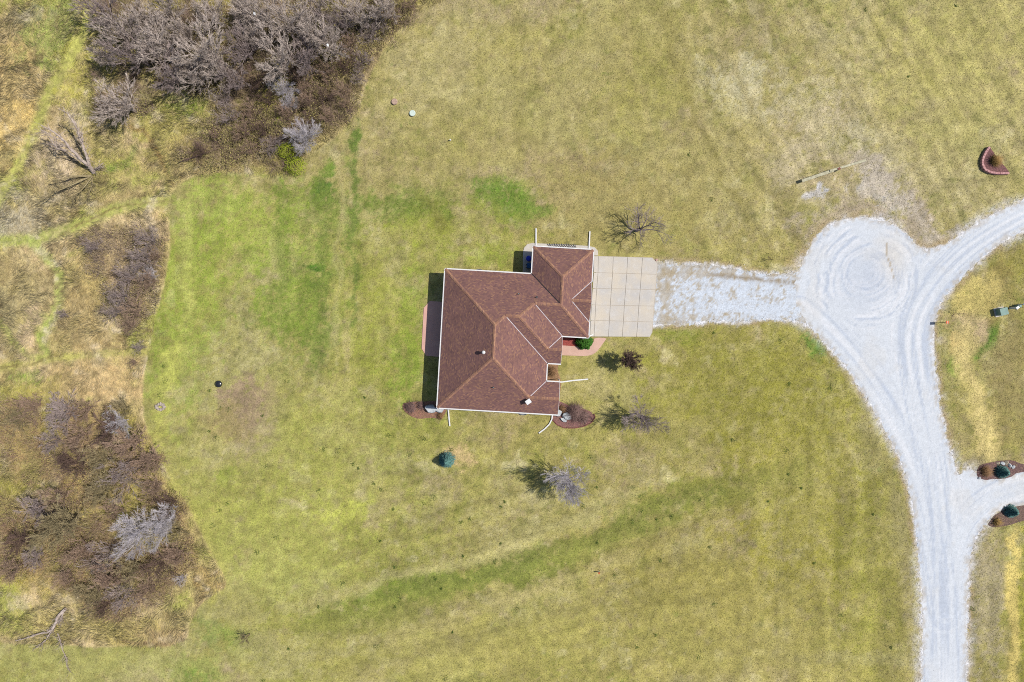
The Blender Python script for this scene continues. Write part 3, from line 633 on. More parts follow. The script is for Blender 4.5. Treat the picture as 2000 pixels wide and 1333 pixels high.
def opening(kind, x, y, z, wd, hg, face):   # face: 'x+','x-','y+','y-' in house frame
    s = {'x+': (1, 0), 'x-': (-1, 0), 'y+': (0, 1), 'y-': (0, -1)}[face]; ax = s[0] != 0
    fr = MB(); gl = MB()
    d = (.06, wd + .16, hg + .16) if ax else (wd + .16, .06, hg + .16)
    fr.box((x + s[0] * .02, y + s[1] * .02, z), d); f = fr.build('window' if kind == 'window' else kind, M_white, house, bevel=.008)
    if kind == 'window':
        for j in (-1, 1):
            dd = (.02, wd / 2 - .05, hg - .06) if ax else (wd / 2 - .05, .02, hg - .06)
            gl.box((x + s[0] * .056 + (0 if ax else j * wd / 4), y + s[1] * .056 + (j * wd / 4 if ax else 0), z), dd)
        gl.build('pane', M_glass, f)
    else:
        for j in range(4):
            dd = (.02, wd - .1, hg / 4 - .04)
            gl.box((x + s[0] * .056, y, z - hg / 2 + hg / 4 * (j + .5)), dd)
        gl.build('panel', M_white, f)
wW = WOFF * HS; yS = -(271 - WOFF) * HS; yN = -WOFF * HS; xE = (286.5 - WOFF) * HS
for v in (40, 90, 150, 215): opening('window', wW, -v * HS, 1.6, 1.6, 1.3, 'x-')
for u in (40, 110, 190): opening('window', u * HS, yS, 1.6, 1.4, 1.2, 'y-')
for u in (50, 115): opening('window', u * HS, yN, 1.6, 1.4, 1.1, 'y+')
opening('garage_door', xE, -47.5 * HS, 1.15, 4.6, 2.2, 'x+'); opening('garage_door', xE, -98 * HS, 1.15, 2.5, 2.2, 'x+'); opening('garage_door', xE, 20 * HS, 1.15, 2.5, 2.2, 'x+')
opening('window', (235.5 - WOFF) * HS, -239.5 * HS, 1.6, 1.4, 1.2, 'x+')
opening('window', (208.8 - WOFF) * HS, -190 * HS, 1.5, 1.2, 1.3, 'x+')
opening('front_door', (235.5 - WOFF) * HS, -134 * HS, 1.1, 1.0, 2.05, 'x+')
# roof penetrations
def on_roof(px, py, zz):
    w_ = W(px, py, zz); l = Matrix.Rotation(-hrot, 4, 'Z') @ (w_ - Vector((hw0.x, hw0.y, 0))); return l
def roof_h(l):
    u, v = l.x / HS, -l.y / HS; best = None
    for F in FACES:
        if inside(np.array([u]), np.array([v]), [(p[0], p[1]) for p in F])[0]:
            a, b, c = [U(*p) for p in F[:3]]; n = (b - a).cross(c - a); best = a.z - (n.x * (l.x - a.x) + n.y * (l.y - a.y)) / n.z
    return best or EZ
def lpt(px, py):
    z = 4.5
    for _ in range(4): l = on_roof(px, py, z); z = roof_h(l)
    return l.x, l.y, z
for px, py in [(1013, 574.5), (1048.5, 581), (963.5, 757)]:
    x_, y_, z_ = lpt(px, py); m = MB(); m.tube([(x_, y_, z_ - .1), (x_, y_, z_ + .32)], .055, 10); m.tube([(x_, y_, z_ - .06), (x_, y_, z_ + .1)], [.14, .06], 10)
    m.build('vent_pipe', M_dark, roof, True); MB().tube([(x_, y_, z_ + .3), (x_, y_, z_ + .345)], .062, 10).build('pipe_cap', M_galv, roof)
x_, y_, z_ = lpt(945, 688.5); m = MB(); m.tube([(x_, y_, z_ - .1), (x_, y_, z_ + .62)], .13, 14); m.tube([(x_, y_, z_ + .62), (x_, y_, z_ + .68), (x_, y_, z_ + .76), (x_, y_, z_ + .8)], [.2, .2, .15, .03], 16)
m.build('flue', M_white, roof, True)
x_, y_, z_ = lpt(1031.5, 784); m = MB(); m.box((x_, y_, z_ + .25), (.44, .36, .9), math.radians(38)); m.build('chimney', M_galv, roof, bevel=.01)
MB().box((x_, y_, z_ + .74), (.6, .5, .09), math.radians(38)).build('chimney_cap', M_white, roof, bevel=.015)

# ------------------------------------------------------------------ paving round the house
def conc(name, c, c2, stain):
    m, nt, b = new_mat(name, .9)
    col = mixc(nt, A(c), A(c2), ramp(nt, noise(nt, .45, 4, .6), [(.35, 0.0), (.65, 1.0)]))
    col = mixc(nt, col, A(stain), ramp(nt, noise(nt, 1.3, 5, .65, dist=.6), [(.52, 0.0), (.72, .45)]))
    col = mixc(nt, col, ramp(nt, noise(nt, 14, 2, .7), [(.3, .9), (.7, 1.08)]), 1.0, 'MULTIPLY')
    nt.links.new(col, b.inputs['Base Color']); return m
M_conc = conc('poured_concrete', (206, 195, 178), (193, 188, 182), (216, 213, 209))
M_joint = simple('joint_soil', (192, 180, 164), (172, 162, 148), 5)
M_pink = conc('salmon_stamped_concrete', (214, 176, 158), (200, 164, 148), (222, 190, 172))
M_pat = conc('patio_concrete', (220, 174, 156), (206, 162, 150), (226, 188, 172))
def gpoly(P): return [tuple(W(*p).xy) for p in P]
def lerp(a, b, t): return (a[0] + (b[0] - a[0]) * t, a[1] + (b[1] - a[1]) * t)
base = MB().prism(gpoly([(1166, 500.5), (1274, 503.5), (1284, 514), (1281, 560), (1274, 650), (1268, 657), (1154, 657), (1158, 600)]), -.02, .05)
drv = empty('concrete_driveway', (0, 0, 0)); tag(drv, 'pale concrete driveway slab cut in square panels', kind='structure')
base.build('joint_bed', M_joint, drv)
rowsL = [(1160, 500.5), (1159.5, 533), (1157, 564), (1155, 596), (1153.5, 626), (1152, 658)]
rowsR = [(1285, 504.5), (1282, 536.5), (1280, 566), (1277, 598.5), (1275, 629.5), (1272, 658.5)]
ts = [(0, .067), (.067, .30), (.30, .525), (.525, .757), (.757, 1)]
m = MB(); g = .004
for i in range(5):
    for t0, t1 in ts:
        a = lerp(rowsL[i], rowsR[i], t0 + g / 1.2); b = lerp(rowsL[i], rowsR[i], t1 - g / 1.2); c_ = lerp(rowsL[i + 1], rowsR[i + 1], t1 - g / 1.2); d_ = lerp(rowsL[i + 1], rowsR[i + 1], t0 + g / 1.2)
        a, d_ = lerp(a, d_, .014), lerp(d_, a, .014); b, c_ = lerp(b, c_, .014), lerp(c_, b, .014)
        poly = [a, b, c_, d_]
        if i == 0 and t1 == 1: poly = [a, lerp(a, b, .62), lerp(b, c_, .34), c_, d_]
        if i == 4 and t1 == 1: poly = [a, b, lerp(b, c_, .8), lerp(c_, d_, .1), d_]
        m.prism(gpoly(poly), .0, .085)
m.build('panel', M_conc, drv)
apron = [(1021, 536), (1021.5, 492), (1024, 484), (1030, 477.5), (1040, 475.5), (1100, 478), (1150, 481), (1162, 484), (1168, 491), (1168, 499.5), (1158, 499.5), (1152, 657), (1146, 657), (1150, 500), (1050, 494), (1048, 540)]
tag(MB().prism(gpoly(apron), 0, .075).build('concrete_apron', M_conc), 'narrow pale concrete apron wrapping the garage', kind='structure')
tag(MB().prism(gpoly([(839.4, 588.5), (872, 590.5), (866, 698), (832.4, 695.2), (823.6, 681), (827.8, 602)]), 0, .07).build('patio', M_pat), 'salmon concrete patio along the west wall', kind='structure')
tag(MB().prism(gpoly(chaikin([(1080, 674), (1130, 677), (1150, 680), (1160, 668), (1160, 660), (1186, 660), (1180, 668), (1170, 682), (1160, 692), (1145, 696), (1120, 695), (1080, 694)], 1)), 0, .06).build('front_path', M_pink), 'salmon concrete path curving from driveway to front door', kind='structure')

# ------------------------------------------------------------------ planting beds
def bed(name, P, col1, col2, label, z=.03, scale=8):
    m, nt, b = new_mat(name + '_mulch', .95)
    c_ = mixc(nt, A(col1), A(col2), ramp(nt, noise(nt, scale, 4, .75), [(.38, 0.0), (.62, 1.0)])); c_ = mixc(nt, c_, ramp(nt, noise(nt, scale * 1.7, 2, .8), [(.3, .55), (.7, 1.5)]), 1.0, 'MULTIPLY')
    nt.links.new(c_, b.inputs['Base Color']); bump(nt, b, noise(nt, scale, 2), .8, .06)
    Pq = chaikin(P, 1); Pq = [(p[0] + random.uniform(-.8, .8), p[1] + random.uniform(-.8, .8)) for p in Pq]
    return tag(MB().prism(gpoly(Pq), -.02, z).build(name, m), label, 'planting bed')
random.seed(3)
SEB = [(1088, 782), (1100, 787), (1118, 796), (1140, 799), (1158, 807), (1161, 818), (1150, 830), (1125, 836), (1100, 835), (1084, 827), (1074, 812), (1080, 795)]
SWB = [(785, 788), (800, 785), (820, 785), (845, 783), (868, 790), (872, 806), (862, 818), (840, 817), (820, 819), (800, 812), (788, 803)]
bed('planting_bed', SEB, (150, 104, 100), (116, 88, 82), 'mulched planting bed with brick edging and boulders at the southeast house corner')
bed('planting_bed', SWB, (160, 116, 96), (120, 92, 78), 'rough mulched bed beside two pale boulders at the southwest house corner')
bed('planting_bed', [(1060, 706), (1092, 708), (1088, 724), (1096, 742), (1094, 772), (1084, 778), (1062, 750)], (170, 130, 100), (140, 114, 80), 'bare brown bed in the recess of the east front')
bed('planting_bed', [(1080, 655), (1130, 656), (1150, 664), (1152, 678), (1128, 678), (1080, 674)], (170, 84, 76), (128, 62, 58), 'red mulch bed between garage and salmon path')
TRI = [(1927, 288), (1931, 290), (1938, 302), (1948, 312), (1958, 326), (1968, 338), (1966, 341), (1950, 341), (1930, 339), (1918, 330), (1914, 318), (1918, 304)]
bed('planting_bed', TRI, (140, 96, 94), (92, 66, 66), 'raised wedge-shaped bed held by a pink block wall at the upper right', z=.3)
NB = [(1908, 916), (1915, 908), (1935, 904), (1955, 900), (1975, 898), (2000, 908), (2030, 912), (2030, 920), (1990, 922), (1970, 934), (1945, 936), (1920, 938), (1908, 932)]
SB = [(1935, 1018), (1945, 1004), (1965, 994), (1990, 988), (2030, 986), (2030, 1012), (1995, 1018), (1965, 1028), (1940, 1030), (1928, 1026)]
bed('planting_bed', NB, (130, 98, 92), (88, 68, 68), 'dark mulched bed with rocks on the north side of the side branch')
bed('planting_bed', SB, (130, 104, 92), (92, 74, 68), 'dark mulched bed on the south side of the side branch')

# edging and walls of blocks
def block_wall(name, pts, z, bw, bd, bh, mat, label, cat, courses=1):
    r = empty(name, W(*pts[0]), 0, label, cat); P = [W(*p) - W(*pts[0]) for p in pts]
    m = MB()
    for cidx in range(courses):
        for a, b in zip(P[:-1], P[1:]):
            L = (b - a).length; n = max(1, int(L / bw)); d = (b - a) / n; ang = math.atan2(d.y, d.x)
            for i in range(n):
                p = a + d * (i + .5); m.box((p.x + random.uniform(-.01, .01), p.y + random.uniform(-.01, .01), z + bh * (cidx + .5) + random.uniform(0, .01)), (d.length * .93, bd, bh * .96), ang + random.uniform(-.05, .05))
    m.build('block_course', mat, r, bevel=.012); return r
M_block = simple('pink_concrete_block', (206, 160, 156), (172, 122, 120), 4)
M_brk = simple('dark_red_edging_brick', (150, 96, 84), (96, 60, 54), 5)
block_wall('retaining_wall', [(1929, 289), (1921, 300), (1916, 312), (1915, 322), (1919, 332), (1930, 338), (1945, 340.5), (1967, 340)], 0, .26, .24, .2, M_block, 'curved pink block wall round the wedge-shaped bed', 'retaining wall', 2)
block_wall('brick_edging', [(1160, 808), (1162, 816), (1155, 826), (1140, 833), (1122, 836.5), (1102, 836), (1088, 830), (1079, 820)], 0, .22, .11, .1, M_brk, 'low brick edging round the southeast corner bed', 'edging')

# boulders
def rock(name, px, py, sx, sy, sz, seed, mat, label, cat='boulder', rz=0, group=None, flat=0):
    r = np.random.default_rng(seed); import bmesh
    bm = bmesh.new(); bmesh.ops.create_icosphere(bm, subdivisions=2, radius=1)
    pl = [(Vector(r.normal(size=3)).normalized(), r.uniform(.55, .85)) for _ in range(9)] + ([(Vector((.1, .05, 1)).normalized(), .45)] if flat else [])
    for v in bm.verts:
        for n_, dd in pl:
            q = v.co.dot(n_)
            if q > dd: v.co -= n_ * (q - dd)
        v.co = Vector((v.co.x * sx, v.co.y * sy, v.co.z * sz)) * (1 + r.uniform(-.03, .03))
    me = bpy.data.meshes.new(name); bm.to_mesh(me); bm.free()
    o = link(name, me, mat); w_ = W(px, py, sz * .5); o.location = (w_.x, w_.y, sz * .35); o.rotation_euler = (0, 0, rz)
    return tag(o, label, cat, group)
rock('boulder', 841, 798, .78, .58, .75, 1, M_stone, 'large flat pale boulder, left of two at the southwest house corner', rz=-.1, flat=1)
rock('boulder', 861, 798.5, .72, .58, .7, 2, M_stone, 'pale boulder against the southwest house corner, right of two', rz=.3, flat=1)
rock('boulder', 1091, 806, .5, .5, .5, 3, M_stone, 'pale boulder touching the southeast house corner', rz=.4, flat=1)
rock('boulder', 1106, 813.5, .68, .5, .55, 4, M_stone, 'largest pale boulder in the southeast corner bed', rz=-.2, flat=1)
rock('boulder', 1101, 820, .5, .28, .3, 5, M_stone, 'low pale slab rock below the largest boulder', rz=-.5, flat=1)
for i, (px, py, s) in enumerate([(1958, 906, .32), (1966, 905, .36), (1972, 909, .3), (1950, 905, .24), (1979, 913, .26)]):
    rock('rock', px, py, s, s * .8, s * .7, 10 + i, simple('tan_rock', (206, 190, 164), (150, 136, 120), 4) if i % 2 else M_stone, ['small grey rock left in the row behind the north spruce', 'tan rock in the row behind the north spruce, second from left', 'pale rock at the centre of the row behind the north spruce', 'smallest tan rock at the west end of the row', 'pale rock at the east end of the row behind the north spruce'][i], 'rock', rz=i)
rock('rock', 1913, 934, .2, .16, .16, 20, M_stone, 'small white rock at the west tip of the north branch bed', 'rock')
# fire ring of stones on the lawn edge
for i in range(9):
    t = i / 9 * 6.283; rr = 7 if i < 8 else 1
    rock('stone', 313 + math.cos(t) * 7.5, 795 + math.sin(t) * 5.5, .26, .2, .22, 30 + i, simple('fire_ring_stone', (206, 192, 176), (120, 110, 102), 4) if i == 0 else bpy.data.materials['fire_ring_stone'], 'pale stone in the small stone ring by the west lawn edge', 'stone', rz=t, group='stones of the ring by the west lawn edge')

# ------------------------------------------------------------------ trees
def rv(r, s): return Vector((r.gauss(0, s), r.gauss(0, s), r.gauss(0, s)))
def tube_segs(chains, sides):
    V = []; T = []
    for pts, rad in chains:
        base = len(V); n = len(pts)
        d = (pts[-1] - pts[0]); ref = Vector((0, 0, 1)) if abs(d.normalized().z) < .85 else Vector((1, 0, 0))
        for i, p in enumerate(pts):
            dd = (pts[min(i + 1, n - 1)] - pts[max(i - 1, 0)]).normalized(); a = dd.cross(ref).normalized(); b = a.cross(dd)
            for k in range(sides):
                t = 6.2832 * k / sides; V.append(p + (a * math.cos(t) + b * math.sin(t)) * rad[i])
        for i in range(n - 1):
            for k in range(sides):
                k2 = (k + 1) % sides; q = base + i * sides
                T.append((q + k, q + k2, q + sides + k2)); T.append((q + k, q + sides + k2, q + sides + k))
    return V, T
def gen_tree(seed, h, spread, trunk, nb, up=.35, r0=.13, jit=.16, lean=(0, 0), twig=1.0, rtw=.011):
    """bare tree: returns chains for trunk-and-limbs and for the twig crown. nb = branch counts per level"""
    r = random.Random(seed); wood = []; tw = []
    def grow(p, d, L, rad, lv):
        n = (5, 4, 3, 2)[lv]; pts = [p.copy()]; rs = [rad]; q = p.copy(); dd = d.copy()
        for i in range(n):
            dd = (dd + rv(r, jit) + Vector((0, 0, up * .10 * (1 if lv < 3 else .4)))).normalized()
            q = q + dd * L / n; pts.append(q.copy()); rs.append(rad * (1 - .72 * (i + 1) / n))
        (wood if lv < 2 else tw).append((pts, rs))
        if lv < 3:
            m = int(nb[lv + 1] * r.uniform(.8, 1.25))
            for j in range(m):
                t = r.uniform(.22, 1.0) if j else 1.0; f = t * n; i = min(int(f), n - 1); a = pts[i].lerp(pts[i + 1], f - i)
                ax = (pts[i + 1] - pts[i]).normalized(); pr = ax.orthogonal().normalized(); pr.rotate(Matrix.Rotation(r.uniform(0, 6.283), 3, ax))
                k = r.uniform(.35, .75) if lv == 0 else r.uniform(.22, .6); nd = (ax * (1 - k * .4) + pr * k + Vector((0, 0, .1 * up))).normalized()
                nl = L * (1.05 - .5 * t) * r.uniform(.55, .9) * (.85 if lv < 2 else .8)
                grow(a, nd, nl, max(rs[i] * .55, rtw * (1.0 if lv == 2 else 1.4)), lv + 1)
    top = Vector((lean[0] * trunk, lean[1] * trunk, trunk))
    wood.append(([Vector((0, 0, -.1)), Vector((0, 0, trunk * .15)), top * .6 + rv(r, .03), top], [r0 * 1.5, r0 * 1.1, r0, r0 * .9]))
    for i in range(nb[0]):
        a = 6.283 * (i + r.uniform(-.35, .35)) / nb[0]; o = r.uniform(.35, 1.0) * spread if i else .15 * spread
        tgt = Vector((math.cos(a) * o + lean[0] * h, math.sin(a) * o + lean[1] * h, h * r.uniform(.72, .95) - trunk * .2)); d = tgt - top
        grow(top - Vector((0, 0, trunk * r.uniform(0, .35))), (d.normalized() + Vector((0, 0, .15))).normalized(), d.length * .82, r0 * r.uniform(.45, .7), 0)
    return wood, tw
def bark(name, c1, c2, k=1): return simple(name, c1, c2, 3, .9, k=k)
BK = {'grey': bark('grey_bark', (222, 206, 192), (170, 154, 146)), 'brown': bark('red_brown_bark', (182, 154, 132), (142, 118, 102)), 'pale': bark('silver_bark', (218, 210, 212), (184, 176, 182)),
      'olive': bark('olive_bark', (176, 162, 122), (134, 118, 88)), 'mauve': bark('mauve_bark', (182, 166, 160), (144, 126, 122)), 'dark': bark('dark_bark', (132, 108, 94), (96, 76, 70)), 'lime': simple('lime_new_leaf', (172, 190, 44), (136, 164, 32), 8), 'yard': bark('yard_tree_bark', (176, 160, 156), (136, 120, 122)),
      'dead': bark('weathered_dead_wood', (206, 190, 178), (150, 132, 120))}
PROTO = {}
def tree_meshes(key, **kw):
    wd, tw = gen_tree(**kw)
    out = []
    for nm, ch, sd_ in (('trunk', wd, 5), ('crown', tw, 3)):
        V, T = tube_segs(ch, sd_); me = bpy.data.meshes.new(nm); me.from_pydata(V, [], T); me.update(); out.append(me)
    PROTO[key] = out
def place(key, mat, px, py, sc, rz, label, cat='tree', group=None, name='bare_tree', hc=None, extra=None, zs=1.0):
    """px,py = where the crown centre is seen; hc = its height"""
    hh = (hc if hc is not None else 3.5) * sc; w_ = W(px, py, hh)
    root = empty(name, (w_.x, w_.y, 0), rz, label, cat, group); root.scale = (sc, sc, sc * zs)
    for nm, me in zip(('trunk', 'crown'), PROTO[key]):
        k = (key, mat, nm)
        if k not in PROTO:
            m2 = me.copy(); m2.materials.clear(); m2.materials.append(BK[mat] if mat != 'lime' or nm == 'crown' else BK['olive']); PROTO[k] = m2
        o = bpy.data.objects.new(nm, PROTO[k]); C.objects.link(o); o.parent = root
    return root
for i in range(4): tree_meshes('big%d' % i, seed=100 + i, h=7.0, spread=3.2, trunk=1.4, nb=(8, 8, 9, 7), up=.55, r0=.18, rtw=.015, jit=.09)
for i in range(4): tree_meshes('bush%d' % i, seed=200 + i, h=3.2, spread=2.3, trunk=.25, nb=(13, 6, 6, 5), up=.3, r0=.05, rtw=.010, jit=.11)
tree_meshes('fine', seed=301, h=5.0, spread=2.6, trunk=.6, nb=(11, 9, 9, 8), up=.4, r0=.07, rtw=.007, jit=.13)
tree_meshes('fine2', seed=302, h=5.0, spread=2.6, trunk=.6, nb=(10, 9, 9, 8), up=.4, r0=.07, rtw=.007, jit=.13)
# --- trees of the thickets: (px, py, radius px, kind)
rr = random.Random(5)
TL = [(190, 15, 48), (228, 62, 46), (268, 36, 42), (318, 18, 44), (252, 98, 48), (302, 92, 50), (352, 60, 42), (398, 92, 58), (330, 140, 46), (372, 146, 40), (420, 128, 44), (410, 24, 40), (470, 92, 40),
      (560, 36, 50), (604, 62, 48), (542, 112, 52), (590, 112, 42), (505, 18, 44), (468, 10, 34), (612, 18, 44), (660, 34, 40), (704, 24, 42), (752, 14, 40), (642, 88, 42), (456, 150, 34), (500, 70, 34), (200, 110, 30)]
for i, (px, py, r_) in enumerate(TL):
    place('big%d' % (i % 4), 'grey' if i % 4 else 'mauve', px, py, r_ * K / 3.1, rr.uniform(0, 6.28), 'bare grey-brown tree in the dense thicket at the upper left', group='bare trees of the upper left thicket', hc=4.5)
TLb = [(680, 86, 30), (718, 66, 28), (800, 6, 24), (676, 130, 30), (640, 140, 30), (706, 116, 24), (668, 176, 28), (632, 190, 30), (598, 196, 30), (700, 150, 20), (640, 226, 24), (520, 196, 30), (486, 216, 30), (446, 226, 28), (470, 258, 28), (510, 250, 28),
       (560, 222, 30), (440, 190, 24), (596, 160, 30), (500, 160, 28), (420, 262, 20), (534, 285, 24), (490, 290, 22), (610, 240, 22), (676, 206, 20), (740, 50, 24), (770, 34, 22), (580, 140, 26)]
for i, (px, py, r_) in enumerate(TLb):
    place('bush%d' % (i % 4), ['brown', 'mauve', 'brown', 'dark'][i % 4], px, py, r_ * K / 2.2, rr.uniform(0, 6.28), 'reddish-brown bare shrub along the lawn side of the upper left thicket', 'shrub', 'brown shrubs of the upper left thicket', 'bare_shrub', hc=1.8)
place('big1', 'grey', 232, 198, 50 * K / 3.1, 2.1, 'round bare grey tree standing alone below the upper left thicket', hc=3.6, zs=.8)
place('fine', 'pale', 590, 266, 36 * K / 2.6, 1.0, 'fine silvery bare tree beside the lime green shrub', hc=3)
place('fine2', 'pale', 548, 166, 26 * K / 2.6, 3.0, 'small silvery bare tree deep in the upper left thicket', hc=4)
place('fine', 'pale', 562, 198, 20 * K / 2.6, 2.0, 'smallest silvery bare tree below the other inside the upper left thicket', hc=4)
place('bush0', 'dark', 395, 296, 24 * K / 2.2, .6, 'low dark straggly shrub at the lower tip of the upper left thicket', 'shrub', name='bare_shrub', hc=1.2)
# middle-left clump
ML = [(180, 482, 22, 'mauve'), (290, 470, 32, 'mauve'), (276, 505, 36, 'mauve'), (250, 540, 32, 'mauve'), (292, 548, 30, 'brown'), (236, 580, 30, 'mauve'), (262, 604, 32, 'brown'), (222, 612, 24, 'mauve'), (304, 500, 24, 'brown'), (250, 638, 20, 'brown'), (124, 614, 13, 'mauve'), (272, 680, 16, 'mauve'), (262, 708, 12, 'brown')]
for i, (px, py, r_, mt) in enumerate(ML):
    lone = {0: 'small purple-brown shrub left of the middle west clump', 10: 'tiny mauve shrub by the green path on the west side', 11: 'small mauve shrub at the lawn edge below the middle west clump', 12: 'lowest small brown shrub at the lawn edge below the middle west clump'}.get(i)
    place('bush%d' % (i % 4), mt, px, py, r_ * K / 2.2, rr.uniform(0, 6.28), lone or 'bare mauve-brown shrub in the middle west clump beside the lawn', 'shrub', None if lone else 'shrubs of the middle west clump', 'bare_shrub', hc=1.8)
place('fine', 'pale', 296, 538, 17 * K / 2.6, 4, 'pale branched dead shrub in the middle west clump', 'shrub', name='bare_shrub', hc=2)
# lower-left thicket
LL = [(60, 792, 36), (112, 812, 40), (160, 800, 36), (30, 820, 30), (200, 838, 38), (152, 850, 38), (100, 860, 34), (248, 868, 42), (200, 896, 42), (150, 908, 36), (286, 902, 40), (240, 930, 44), (300, 950, 40), (190, 960, 36), (330, 985, 36), (226, 1000, 34), (60, 1000, 34), (110, 970, 34),
      (344, 1040, 34), (30, 1060, 32), (160, 1080, 40), (210, 1086, 40), (200, 1130, 44), (256, 1110, 44), (306, 1106, 40), (340, 1086, 30), (240, 1160, 40), (290, 1150, 34), (170, 1160, 34), (200, 1186, 28), (20, 1110, 36), (60, 1090, 26), (130, 1126, 30), (236, 800, 30), (120, 900, 24)]
for i, (px, py, r_) in enumerate(LL):
    b_ = i % 3 == 1
    place(('big%d' if b_ else 'bush%d') % (i % 4), ['brown', 'mauve', 'brown', 'olive', 'dark'][i % 5], px, py, r_ * K / (3.1 if b_ else 2.2), rr.uniform(0, 6.28),
          ('taller bare brown tree rising from the lower left thicket' if b_ else 'reddish-brown bare shrub in the lower left thicket'), 'tree' if b_ else 'shrub', 'trees of the lower left thicket' if b_ else 'shrubs of the lower left thicket', 'bare_tree' if b_ else 'bare_shrub', hc=4 if b_ else 1.8, zs=.75 if b_ else 1)
place('big2', 'olive', 104, 1028, 62 * K / 3.1, 1.2, 'large spreading olive-grey bare tree in the lower left thicket', hc=4, zs=.8)
place('fine', 'pale', 268, 1040, 46 * K / 2.6, .4, 'large silvery bare tree in the lower left thicket, left half of the pale pair', hc=3)
place('fine2', 'pale', 322, 1022, 40 * K / 2.6, 1.4, 'silvery bare tree nearest the lawn, right half of the pale pair', hc=3)
place('fine2', 'pale', 232, 824, 28 * K / 2.6, 2.4, 'silvery bare tree at the upper edge of the lower left thicket', hc=3)
place('bush1', 'pale', 352, 1132, 15 * K / 2.2, 2.4, 'small silvery shrub at the lower right corner of the lower left thicket', 'shrub', name='bare_shrub', hc=2)
# lime green shrubs
LIME = []
for i, (px, py, r_, lb) in enumerate([(560, 294, 24, 'lime green leafing shrub left of the silvery tree'), (574, 322, 24, 'lime green leafing shrub nearest the lawn corner'), (545, 238, 11, 'tiny lime green shrub above the silvery tree')]):
    LIME.append((px, py, r_, lb))

# underbrush: thin twigs in clumps and small pale leaves
def brush(name, P, nclump, per, cols, hmin, hmax, label, seed, leaf=0):
    r = np.random.default_rng(seed); xs = [p[0] for p in P]; ys = [p[1] for p in P]
    cx = r.uniform(min(xs), max(xs), nclump * 2); cy = r.uniform(min(ys), max(ys), nclump * 2)
    d = sdf(cx, cy, P) + (fbm(cx, cy, 40, 3, 48) - .5) * 60; ok = (d < r.uniform(-12, 5, len(cx))) & (cx < 880) & (cx > -60) & (fbm(cx, cy, 50, 3, 47) < .60); cx, cy = cx[ok], cy[ok]
    n = len(cx); X = np.repeat((cx - 1000) * K, per); Y = np.repeat((666.5 - cy) * K, per); m = n * per
    hh = np.repeat(r.uniform(hmin, hmax, n), per) * r.uniform(.5, 1, m)
    th = r.uniform(0, 6.283, m); el = r.uniform(.3, 1.4, m); st = r.uniform(0, .6, m)
    ox, oy = r.normal(0, .35, m), r.normal(0, .35, m)
    P0 = np.stack([X + ox, Y + oy, st * .5], 1); D = np.stack([np.cos(th) * np.cos(el) * hh, np.sin(th) * np.cos(el) * hh, np.sin(el) * hh], 1)
    ci = r.integers(0, len(cols), n); c_ = np.array([lin(q, ALB) for q in cols])[ci]; c_ = np.repeat(c_, per, 0) * r.uniform(.6, 1.4, m)[:, None]
    V, T, cc = spikes(P0, D, r.uniform(.008, .02, m), c_)
    if leaf:
        k = leaf; idx = r.integers(0, m, k); p = P0[idx] + D[idx] * r.uniform(.3, 1, k)[:, None]
        t2 = r.uniform(0, 6.28, k); DD = np.stack([np.cos(t2) * .09, np.sin(t2) * .09, r.uniform(-.03, .05, k)], 1)
        lp = PX(p[:, 0]), PY(p[:, 1]); kk = fbm(lp[0], lp[1], 60, 2, 91) > .5; p, DD = p[kk], DD[kk]
        V2, T2, c2 = spikes(p, DD, .045, np.array(lin((204, 190, 120), ALB))[None] * r.uniform(.5, 1.2, len(p))[:, None]); T = np.concatenate([T, T2 + len(V)]); V = np.concatenate([V, V2]); cc = np.concatenate([cc, c2])
    return tag(np_mesh(name, V, T, M_blade, cc), label, 'underbrush', kind='stuff')
brush('underbrush', THICKET[0], 1300, 28, [(156, 132, 112), (136, 116, 104), (182, 160, 132), (146, 122, 112), (170, 160, 104)], .8, 2.2, 'brown leafless underbrush filling the upper left thicket', 1, 52000)
brush('underbrush', THICKET[1], 170, 26, [(164, 142, 122), (148, 130, 120), (192, 172, 138)], .6, 1.6, 'mauve-brown underbrush of the middle west clump', 2, 3000)
brush('underbrush', THICKET[2], 1000, 26, [(172, 140, 114), (146, 120, 100), (190, 166, 124), (156, 134, 118), (178, 164, 106)], .6, 1.9, 'reddish-brown underbrush filling the lower left thicket', 3, 16000)

# --- yard trees
tree_meshes('yard_a', seed=401, h=5.4, spread=2.7, trunk=1.1, nb=(6, 7, 8, 7), up=.3, r0=.17, lean=(.24, .0), rtw=.008, jit=.18)
tree_meshes('yard_b', seed=402, h=5.6, spread=2.7, trunk=1.1, nb=(9, 9, 9, 8), up=.3, r0=.10, rtw=.008, jit=.13)
tree_meshes('yard_c', seed=403, h=7.2, spread=2.0, trunk=1.5, nb=(10, 9, 10, 9), up=.6, r0=.11, rtw=.008, jit=.12)
tree_meshes('yard_d', seed=404, h=4.6, spread=1.5, trunk=1.6, nb=(10, 10, 10, 9), up=.5, r0=.1, rtw=.012)
tree_meshes('small', seed=405, h=2.4, spread=.9, trunk=.5, nb=(5, 5, 5, 4), up=.4, r0=.04, rtw=.008)
def yard(key, mat, bx, by, label, rz=0, name='bare_tree', sc=1):
    r = place(key, mat, bx, by, sc, rz, label, hc=0, name=name); return r
yard('yard_a', 'yard', 1243, 451, 'sparse bare tree with a leaning trunk north of the concrete driveway')
yard('yard_b', 'yard', 1246, 808, 'spreading bare grey tree on the lawn east of the southeast corner bed', .5)
yard('yard_c', 'pale', 1107, 931, 'upright silvery bare tree with a long shadow on the south lawn', 1.0)
yard('yard_d', 'dark', 1219, 703, 'small dense dark brown tree with a dense shadow by the front path', 0)
yard('small', 'dark', 488, 1238, 'tiny bare sapling on the lawn near the lower left thicket', 0)
